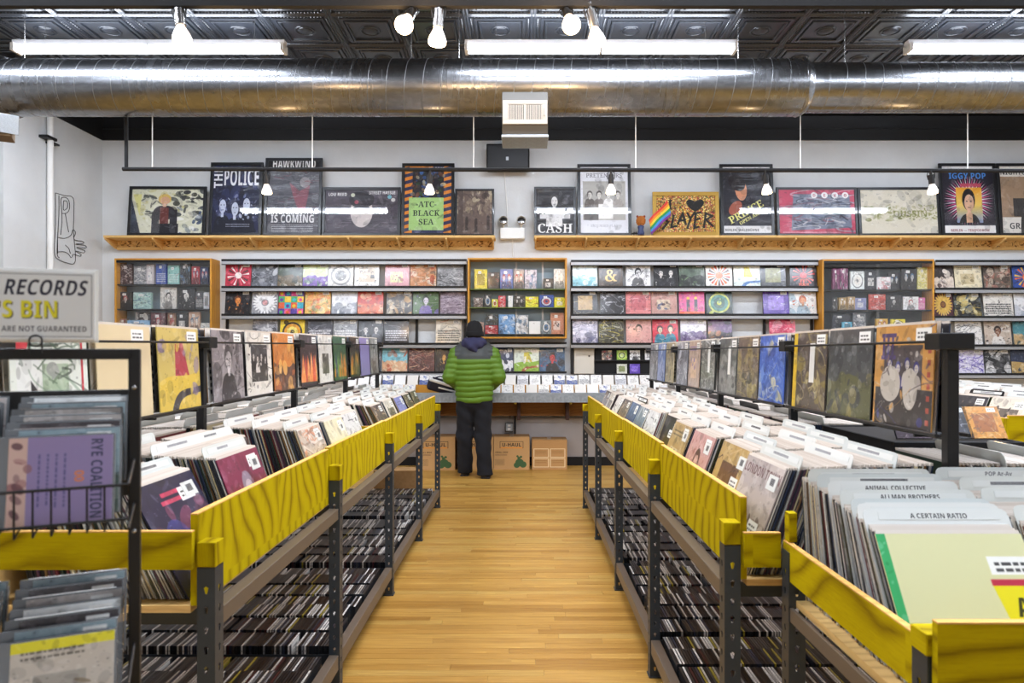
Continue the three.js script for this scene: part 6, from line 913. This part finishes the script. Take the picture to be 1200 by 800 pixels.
// ---------------------------------------------------------------- wire disc rack with its sign, by the bin end
{
  const o = thing('wire_rack', 'black metal wire rack of compact discs standing at the bin end', 'rack', [wx(158, 1.05), 0, -1.05], undefined, true);
  o.rotation.y = 0.44; // runs towards -x, its far end nearer the door
  const W = 0.5, D = 0.16, Ht = 1.437;
  part('frame', [rspan(-0.008, 0.008, 0, Ht, -0.012, 0.012, 0.002), rspan(-W - 0.008, -W + 0.008, 0, Ht, -0.012, 0.012, 0.002), rspan(-W, 0, Ht - 0.016, Ht, -0.012, 0.012, 0.002), rspan(-W, 0, 0.3, 0.316, -0.012, 0.012, 0.002)], M.black, o);
  part('foot', [rspan(-0.012, 0.012, 0, 0.02, -0.2, 0.2, 0.004)], M.black, o); part('foot', [rspan(-W - 0.012, -W + 0.012, 0, 0.02, -0.2, 0.2, 0.004)], M.black, o);
  part('bolt', new THREE.SphereGeometry(0.004, 8, 6).translate(0, 1.378, 0.013), M.chrome, o); part('bolt', new THREE.SphereGeometry(0.004, 8, 6).translate(0, 1.16, 0.013), M.chrome, o);
  const tiers = [1.185, 0.905, 0.62];
  tiers.forEach((y, ti) => {
    const wires = []; for (const yy of [y + 0.014, y + 0.062]) wires.push(bar([-W, yy, 0.105], [0.0, yy, 0.105], 0.0022, 6));
    for (let x = -W; x <= 0.001; x += 0.0205) wires.push(bar([x, y, 0.105], [x, y + 0.062, 0.105], 0.0014, 5), bar([x, y, 0.105], [x, y + 0.03, -0.06], 0.0014, 5));
    for (const x of [-W, 0]) wires.push(bar([x, y + 0.062, 0.105], [x, y + 0.1, -0.06], 0.0022, 6), bar([x, y, 0.105], [x, y + 0.03, -0.06], 0.0022, 6));
    part('wire_basket', wires, M.black, o);
  });
  part('back_panel', [rspan(-W, 0, 1.2, 1.372, -0.075, -0.068, 0.002)], M.black, o);
  const purple = cover('plain', ['#8a7aa4'], { sticker: false, draw: (g) => { g.fillStyle = '#c8a89c'; g.fillRect(0, 0, 18, 100); blobs(g, ['#4a2a34', '#8a5a5c'], 10, 3, 8, 6, 10, 20, 90); g.save(); g.translate(78, 4); g.rotate(Math.PI / 2); T2(g, 'RYE COALITION', 0, 0, 15, '#2a2c4a', 'bold', 'sans-serif', 92); g.restore(); g.save(); g.translate(62, 40); g.rotate(Math.PI / 2); T2(g, '00', 0, 0, 12, '#d8783a', 'bold'); g.restore(); for (let i = 0; i < 4; i++) { g.save(); g.translate(30 + i * 8, 20); g.rotate(Math.PI / 2); dashes(g, 0, 0, 60, 1, 3, '#5a5280', 2); g.restore(); } } });
  const yellow = cover('card', ['#c8c0b4', '#6a645c', '#a8a298', '#8a7a64'], { sticker: false, draw: (g) => { g.fillStyle = '#e8e020'; g.fillRect(0, 0, 100, 12); } });
  const cdc = [cover('card', ['#dfe2e2', '#8a8e90', '#b8bcbe']), cover('port', ['#3a3438', '#5a4a4c', '#c8a89a', '#1c181a']), cover('text', ['#b8b0ac', '#5a3a3c', '#e8e0d8']), cover('land', ['#8aa0a8', '#4a5a54', '#8a8a6a'])];
  const turn = new THREE.Euler(0, 0.44, 0), base = new THREE.Vector3(wx(158, 1.05), 0, -1.05);
  tiers.slice(0, 2).forEach((y, ti) => { for (let col = 0; col < 3; col++) for (let k = 0; k < 7; k++) {
    const f = k === 0, ci = Math.floor(rnd() * 4), c = f && col === 0 ? (ti ? yellow : purple) : cdc[ci], xl = -0.09 - col * 0.158 + rr(-0.003, 0.003) + (f ? 0 : 0.004), zl = 0.092 - k * 0.022, yl = y + 0.009 + k * 0.0078 + (col ? 0.002 : 0);
    const p = new THREE.Vector3(xl, yl, zl).applyEuler(turn).add(base);
    const d = thing('jewel_case', (f && col === 0 ? (ti ? 'compact disc with a yellow top band in the lower tier' : 'purple compact disc with sideways lettering in the upper tier') : ['pale grey card', 'dark portrait', 'grey text', 'misty landscape'][ci] + ' compact disc in column ' + ['one', 'two', 'three'][col] + ', ' + (ti ? 'lower' : 'upper') + ' tier') + ' of the wire rack', 'disc', p.toArray(), 'discs in the wire rack', true);
    d.rotation.order = 'YXZ'; d.rotation.y = 0.44; d.rotation.x = -0.2;
    part('case', rbox(cdL, cdH, 0.0095, 0.001, 0, cdH / 2, -0.005, 1), phys(0x6a6e72, 0.12, { clearcoat: 1 }), d);
    part('insert', printBox(0.122, 0.12, 0.0008, 4, c.uv).translate(0.007, cdH / 2, 0.0003), [coverMat(c), M.white], d);
    part('top_spine', box(0.12, 0.0008, 0.007, 0, cdH + 0.0002, -0.005), pick([M.white, M.jewel, edgeMat('#c8b8b0'), M.white]), d);
  } });
  // printed sign clipped to the top bar
  const [sc, sg] = canvas(1024, 512); sg.fillStyle = '#e3e7e9'; sg.fillRect(0, 0, 1024, 512); sg.strokeStyle = '#7a8088'; sg.lineWidth = 6; sg.strokeRect(22, 22, 980, 468);
  sg.save(); sg.transform(1, 0, -0.2, 1, 0, 0); T2(sg, 'RECORDS', 440, 178, 160, '#14142c', 'bold', 'sans-serif', 560); sg.restore();
  T2(sg, "'S BIN", 368, 356, 178, '#4a4a3a', 'bold', 'sans-serif', 420); T2(sg, "'S BIN", 360, 348, 178, '#e6de12', 'bold', 'sans-serif', 420); T2(sg, 'ARE NOT GUARANTEED', 400, 452, 58, '#4a4c54', 'bold', 'sans-serif', 570);
  const sPos = new THREE.Vector3(wx(115, 1.0), 1.446, -1.0), sn = thing('printed_sign', 'white laminated sign with black and yellow lettering clipped above the wire rack', 'sign', sPos.toArray(), undefined, true); sn.rotation.y = 0.27;
  const SW = 0.2, SH = 0.106;
  part('card', printBox(SW - 0.008, SH - 0.008, 0.002, 4, [0, 0, 1, 1]).translate(-SW / 2, SH / 2, 0), [phys(0xffffff, 0.35, { map: tex(sc), clearcoat: 0.4 }), M.white], sn);
  part('laminate_edge', [rbox(SW, SH, 0.0012, 0.0005, -SW / 2, SH / 2, -0.0016, 1)], M.whitePlastic, sn);
  part('ring_clip', [new THREE.TorusGeometry(0.008, 0.0012, 6, 20).translate(-0.078, 0.002, 0.004), bar([-0.086, 0.002, 0.004], [-0.086, -0.016, 0.004], 0.0012), bar([-0.07, 0.002, 0.004], [-0.07, -0.016, 0.004], 0.0012)], M.black, sn);
}
console.log('records', loneRecords, 'discs', loneDiscs);

// ---------------------------------------------------------------- the customer
function surfaceNets(sdf, min, max, cell) {
  const nx = Math.ceil((max[0] - min[0]) / cell) + 1, ny = Math.ceil((max[1] - min[1]) / cell) + 1, nz = Math.ceil((max[2] - min[2]) / cell) + 1, v = new Float32Array(nx * ny * nz), at = (i, j, k) => i + nx * (j + ny * k);
  for (let k = 0; k < nz; k++) for (let j = 0; j < ny; j++) for (let i = 0; i < nx; i++) v[at(i, j, k)] = sdf(min[0] + i * cell, min[1] + j * cell, min[2] + k * cell);
  const id = new Int32Array(nx * ny * nz).fill(-1), pos = [], idx = [];
  for (let k = 0; k < nz - 1; k++) for (let j = 0; j < ny - 1; j++) for (let i = 0; i < nx - 1; i++) {
    let n = 0, sx = 0, sy = 0, sz = 0; const c = []; for (let q = 0; q < 8; q++) c.push(v[at(i + (q & 1), j + ((q >> 1) & 1), k + (q >> 2))]);
    for (let a = 0; a < 8; a++) for (const m of [1, 2, 4]) if (!(a & m)) { const b = a | m; if ((c[a] < 0) !== (c[b] < 0)) { const t = c[a] / (c[a] - c[b]); n++; sx += (a & 1) + (m === 1 ? t : 0); sy += ((a >> 1) & 1) + (m === 2 ? t : 0); sz += (a >> 2) + (m === 4 ? t : 0); } }
    if (n) { id[at(i, j, k)] = pos.length / 3; pos.push(min[0] + (i + sx / n) * cell, min[1] + (j + sy / n) * cell, min[2] + (k + sz / n) * cell); }
  }
  const quad = (a, b, c, d, f) => { if (a < 0 || b < 0 || c < 0 || d < 0) return; f ? idx.push(a, b, c, a, c, d) : idx.push(a, c, b, a, d, c); };
  for (let k = 1; k < nz - 1; k++) for (let j = 1; j < ny - 1; j++) for (let i = 1; i < nx - 1; i++) {
    const s = v[at(i, j, k)] < 0;
    if (s !== (v[at(i + 1, j, k)] < 0)) quad(id[at(i, j - 1, k - 1)], id[at(i, j, k - 1)], id[at(i, j, k)], id[at(i, j - 1, k)], s);
    if (s !== (v[at(i, j + 1, k)] < 0)) quad(id[at(i - 1, j, k - 1)], id[at(i - 1, j, k)], id[at(i, j, k)], id[at(i, j, k - 1)], s);
    if (s !== (v[at(i, j, k + 1)] < 0)) quad(id[at(i - 1, j - 1, k)], id[at(i, j - 1, k)], id[at(i, j, k)], id[at(i - 1, j, k)], s);
  }
  const g = new THREE.BufferGeometry(); g.setAttribute('position', new THREE.Float32BufferAttribute(pos, 3)); g.setIndex(idx); g.computeVertexNormals(); return g;
}
const cap = (p, a, b, ra, rb, sq = 1) => { const pa = [p[0] - a[0], p[1] - a[1], (p[2] - a[2]) * sq], ba = [b[0] - a[0], b[1] - a[1], (b[2] - a[2]) * sq], h = clamp((pa[0] * ba[0] + pa[1] * ba[1] + pa[2] * ba[2]) / (ba[0] ** 2 + ba[1] ** 2 + ba[2] ** 2)); return Math.hypot(pa[0] - ba[0] * h, pa[1] - ba[1] * h, pa[2] - ba[2] * h) - (ra + (rb - ra) * h); };
const smin = (a, b, k) => { const h = clamp(0.5 + 0.5 * (b - a) / k); return b + (a - b) * h - k * h * (1 - h); };
const ell = (p, c, r) => { const q = [(p[0] - c[0]) / r[0], (p[1] - c[1]) / r[1], (p[2] - c[2]) / r[2]], l = Math.hypot(...q); return (l - 1) * Math.min(...r); };
{
  const X = wx(556, 7.92), o = thing('person', 'person from behind in green quilted jacket, dark trousers and black beanie', 'person', [X, 0, -7.9], undefined, true);
  // joints: facing -z; x to the right
  const sh = [[-0.2, 1.42, 0], [0.2, 1.42, 0]], elb = [[-0.275, 1.16, 0.03], [0.275, 1.16, 0.03]], wr = [[-0.2, 1.05, -0.2], [0.2, 1.06, -0.2]];
  const hip = [[-0.095, 0.88, 0], [0.095, 0.88, 0]], knee = [[-0.115, 0.48, -0.03], [0.1, 0.47, 0.0]], ank = [[-0.115, 0.09, -0.1], [0.125, 0.085, 0.06]];
  const bodySdf = (x, y, z) => { const p = [x, y, z]; let d = ell(p, [0, 1.2, 0], [0.16, 0.32, 0.1]); d = smin(d, cap(p, [0, 1.45, 0], [0, 1.6, -0.02], 0.06, 0.055), 0.05); d = smin(d, ell(p, [0, 1.67, -0.02], [0.078, 0.115, 0.098]), 0.03); for (const i of [0, 1]) { d = smin(d, cap(p, sh[i], elb[i], 0.05, 0.042), 0.04); d = smin(d, cap(p, elb[i], wr[i], 0.04, 0.028), 0.02); d = smin(d, cap(p, hip[i], knee[i], 0.085, 0.055), 0.05); d = smin(d, cap(p, knee[i], ank[i], 0.052, 0.036), 0.03); d = smin(d, ell(p, [wr[i][0] * 0.9, wr[i][1] - 0.01, wr[i][2] - 0.05], [0.04, 0.022, 0.05]), 0.02);
      for (let f = 0; f < 4; f++) { const bx = wr[i][0] * 0.9 + (f - 1.5) * 0.019; d = smin(d, Math.min(cap(p, [bx, wr[i][1] - 0.01, wr[i][2] - 0.085], [bx * 0.98, wr[i][1] - 0.02, wr[i][2] - 0.12], 0.0085, 0.0085), cap(p, [bx * 0.98, wr[i][1] - 0.02, wr[i][2] - 0.12], [bx * 0.97, wr[i][1] - 0.05, wr[i][2] - 0.135 + Math.abs(f - 1.3) * 0.006], 0.0085, 0.0075)), 0.006); }
      const tx = wr[i][0] * 0.9 - Math.sign(wr[i][0]) * 0.042; d = smin(d, cap(p, [tx, wr[i][1] - 0.012, wr[i][2] - 0.035], [tx - Math.sign(wr[i][0]) * 0.012, wr[i][1] - 0.03, wr[i][2] - 0.09], 0.011, 0.009), 0.008); } 
    d = smin(d, ell(p, [0, 1.655, -0.122], [0.014, 0.022, 0.02]), 0.012); for (const e of [-1, 1]) d = smin(d, ell(p, [e * 0.08, 1.66, -0.015], [0.012, 0.03, 0.018]), 0.006); return d; };
  part('body', surfaceNets(bodySdf, [-0.42, 0.02, -0.4], [0.42, 1.82, 0.22], 0.0125), std(0xa87a60, 0.6), o);
  const puff = (t) => Math.pow(Math.abs(Math.sin(t)), 0.55);
  const torso = (x, y, z) => { const yy = clamp((y - 0.86) / 0.64), wob = Math.sin(x * 9 + y * 3) * 0.006 + Math.sin(x * 23 + 2) * 0.003, w = 0.19 + 0.035 * Math.sin(yy * 2.4) - Math.max(0, yy - 0.8) * 0.3, dd = 0.135 + 0.03 * Math.sin(yy * 2.6) - Math.max(0, yy - 0.85) * 0.2, q = Math.hypot(x / w, z / dd); let d = (q - 1) * Math.min(w, dd); d -= (y < 1.36 ? 0.014 * puff((y + wob) * Math.PI / 0.062) : 0.008); return Math.max(d, 0.862 - y + wob * 0.5, y - 1.56); };
  const sleeve = (p, i) => { const len = 0.27; let d = cap(p, sh[i], elb[i], 0.086, 0.078); const t1 = (sh[i][1] - p[1]); d -= 0.013 * puff((t1 + 0.02) * Math.PI / 0.062); const e2 = cap(p, elb[i], wr[i], 0.074, 0.058) - 0.01 * puff((p[2] * 0.8 + p[1]) * Math.PI / 0.062); return smin(d, e2, 0.03); };
  const jacket = surfaceNets((x, y, z) => { const p = [x, y, z]; let d = smin(torso(x, y, z), Math.min(sleeve(p, 0), sleeve(p, 1)), 0.025); d = smin(d, cap(p, [-0.13, 1.475, 0.0], [0.13, 1.475, 0.0], 0.07, 0.07), 0.05); return d; }, [-0.46, 0.8, -0.32], [0.46, 1.62, 0.24], 0.0095);
  { // split into quilted green and the grey shoulder yoke
    const p = jacket.attributes.position, ix = jacket.index.array, green = [], yoke = [];
    for (let i = 0; i < ix.length; i += 3) { let y = 0, x = 0; for (let k = 0; k < 3; k++) { y += p.getY(ix[i + k]) / 3; x += p.getX(ix[i + k]) / 3; } (y > 1.365 && Math.abs(x) < 0.215 - (y < 1.4 ? 0.02 : 0) ? yoke : green).push(ix[i], ix[i + 1], ix[i + 2]); }
    const sub = (l) => { const g = jacket.clone(); g.setIndex(l); return mergeVertices(g.toNonIndexed()); };
    const j = part('jacket', sub(green), std(0x557a14, 0.55, 0, { bumpMap: T.fabric, bumpScale: 0.0006 }), o); j.userData.label = 'green horizontally quilted jacket';
    const y = part('shoulder_yoke', sub(yoke), std(0x3a3e3e, 0.6), j); y.userData.label = 'dark grey shoulder yoke';
    part('hem_band', new THREE.TorusGeometry(1, 0.06, 8, 40).rotateX(Math.PI / 2).scale(0.188, 0.16, 0.135).translate(0, 0.872, 0), std(0x3f5e18, 0.6), j);
  }
  const hood = surfaceNets((x, y, z) => { const p = [x, y, z]; let d = ell(p, [0, 1.535, 0.075], [0.135, 0.07, 0.085]); d = smin(d, ell(p, [0.05, 1.57, 0.05], [0.085, 0.045, 0.07]), 0.03); d = smin(d, ell(p, [-0.06, 1.57, 0.04], [0.085, 0.045, 0.07]), 0.03); d = smin(d, cap(p, [-0.02, 1.5, 0.13], [0.03, 1.46, 0.14], 0.05, 0.02), 0.04); return d - 0.004 * Math.sin(x * 60 + y * 40); }, [-0.22, 1.38, -0.08], [0.22, 1.68, 0.22], 0.009);
  part('hood', hood, std(0x2a2a4a, 0.85), o);
  const hat = part('beanie', new THREE.LatheGeometry([[0.096, 0], [0.106, 0.004], [0.108, 0.03], [0.106, 0.055], [0.103, 0.058], [0.1, 0.1], [0.082, 0.15], [0.05, 0.175], [0.001, 0.186]].map((p) => new THREE.Vector2(...p)), 30).scale(0.94, 1.0, 1.1).translate(0, 1.628, -0.015), std(0x141416, 0.95), o);
  part('cuff', new THREE.LatheGeometry([[0.107, 0.0], [0.114, 0.008], [0.115, 0.045], [0.108, 0.056]].map((p) => new THREE.Vector2(...p)), 30).scale(0.94, 1, 1.1).translate(0, 1.625, -0.015), std(0x121214, 0.95), hat);
  part('hair', [new THREE.SphereGeometry(0.086, 18, 12).scale(0.95, 0.6, 1).translate(0, 1.63, 0.0)], std(0x2a1e18, 0.8), o);
  const trousers = surfaceNets((x, y, z) => { const p = [x, y, z]; let d = ell(p, [0, 0.9, 0.01], [0.185, 0.15, 0.135]); for (const i of [0, 1]) { d = smin(d, cap(p, hip[i], knee[i], 0.115, 0.092), 0.035); d = smin(d, cap(p, knee[i], [ank[i][0], 0.04, ank[i][2]], 0.09, 0.088), 0.03); } d -= 0.003 * Math.sin(y * 42 + x * 30) + 0.004 * Math.sin(y * 17 + z * 22); return Math.max(d, 0.035 - y, y - 0.98); }, [-0.3, 0.01, -0.28], [0.32, 1.02, 0.22], 0.0105);
  part('trousers', trousers, std(0x0b0c13, 0.95, 0, { bumpMap: T.fabric, bumpScale: 0.0005 }), o);
  for (const i of [0, 1]) {
    const [x, , z] = ank[i], s = part('shoe', surfaceNets((a, b, c) => { const p = [a - x, b, c - z]; let d = smin(ell(p, [0, 0.045, 0.0], [0.05, 0.055, 0.075]), ell(p, [i ? 0.03 : -0.01, 0.035, -0.13], [0.047, 0.038, 0.1]), 0.05); return Math.max(d, 0.004 - b); }, [x - 0.14, -0.01, z - 0.3], [x + 0.16, 0.13, z + 0.12], 0.008), std(0x17171b, 0.6), o);
    part('sole', rbox(0.1, 0.018, 0.28, 0.008, x + (i ? 0.012 : -0.004), 0.009, z - 0.08), std(0x202024, 0.7), s);
    part('side_stripe', rbox(0.012, 0.03, 0.05, 0.005, x + (i ? 0.062 : -0.054), 0.045, z - 0.06), M.white, s);
    part('side_stripe', rbox(0.012, 0.03, 0.022, 0.005, x + (i ? 0.06 : -0.052), 0.045, z - 0.12), M.white, s);
  }
}

renderer.render(scene, camera);
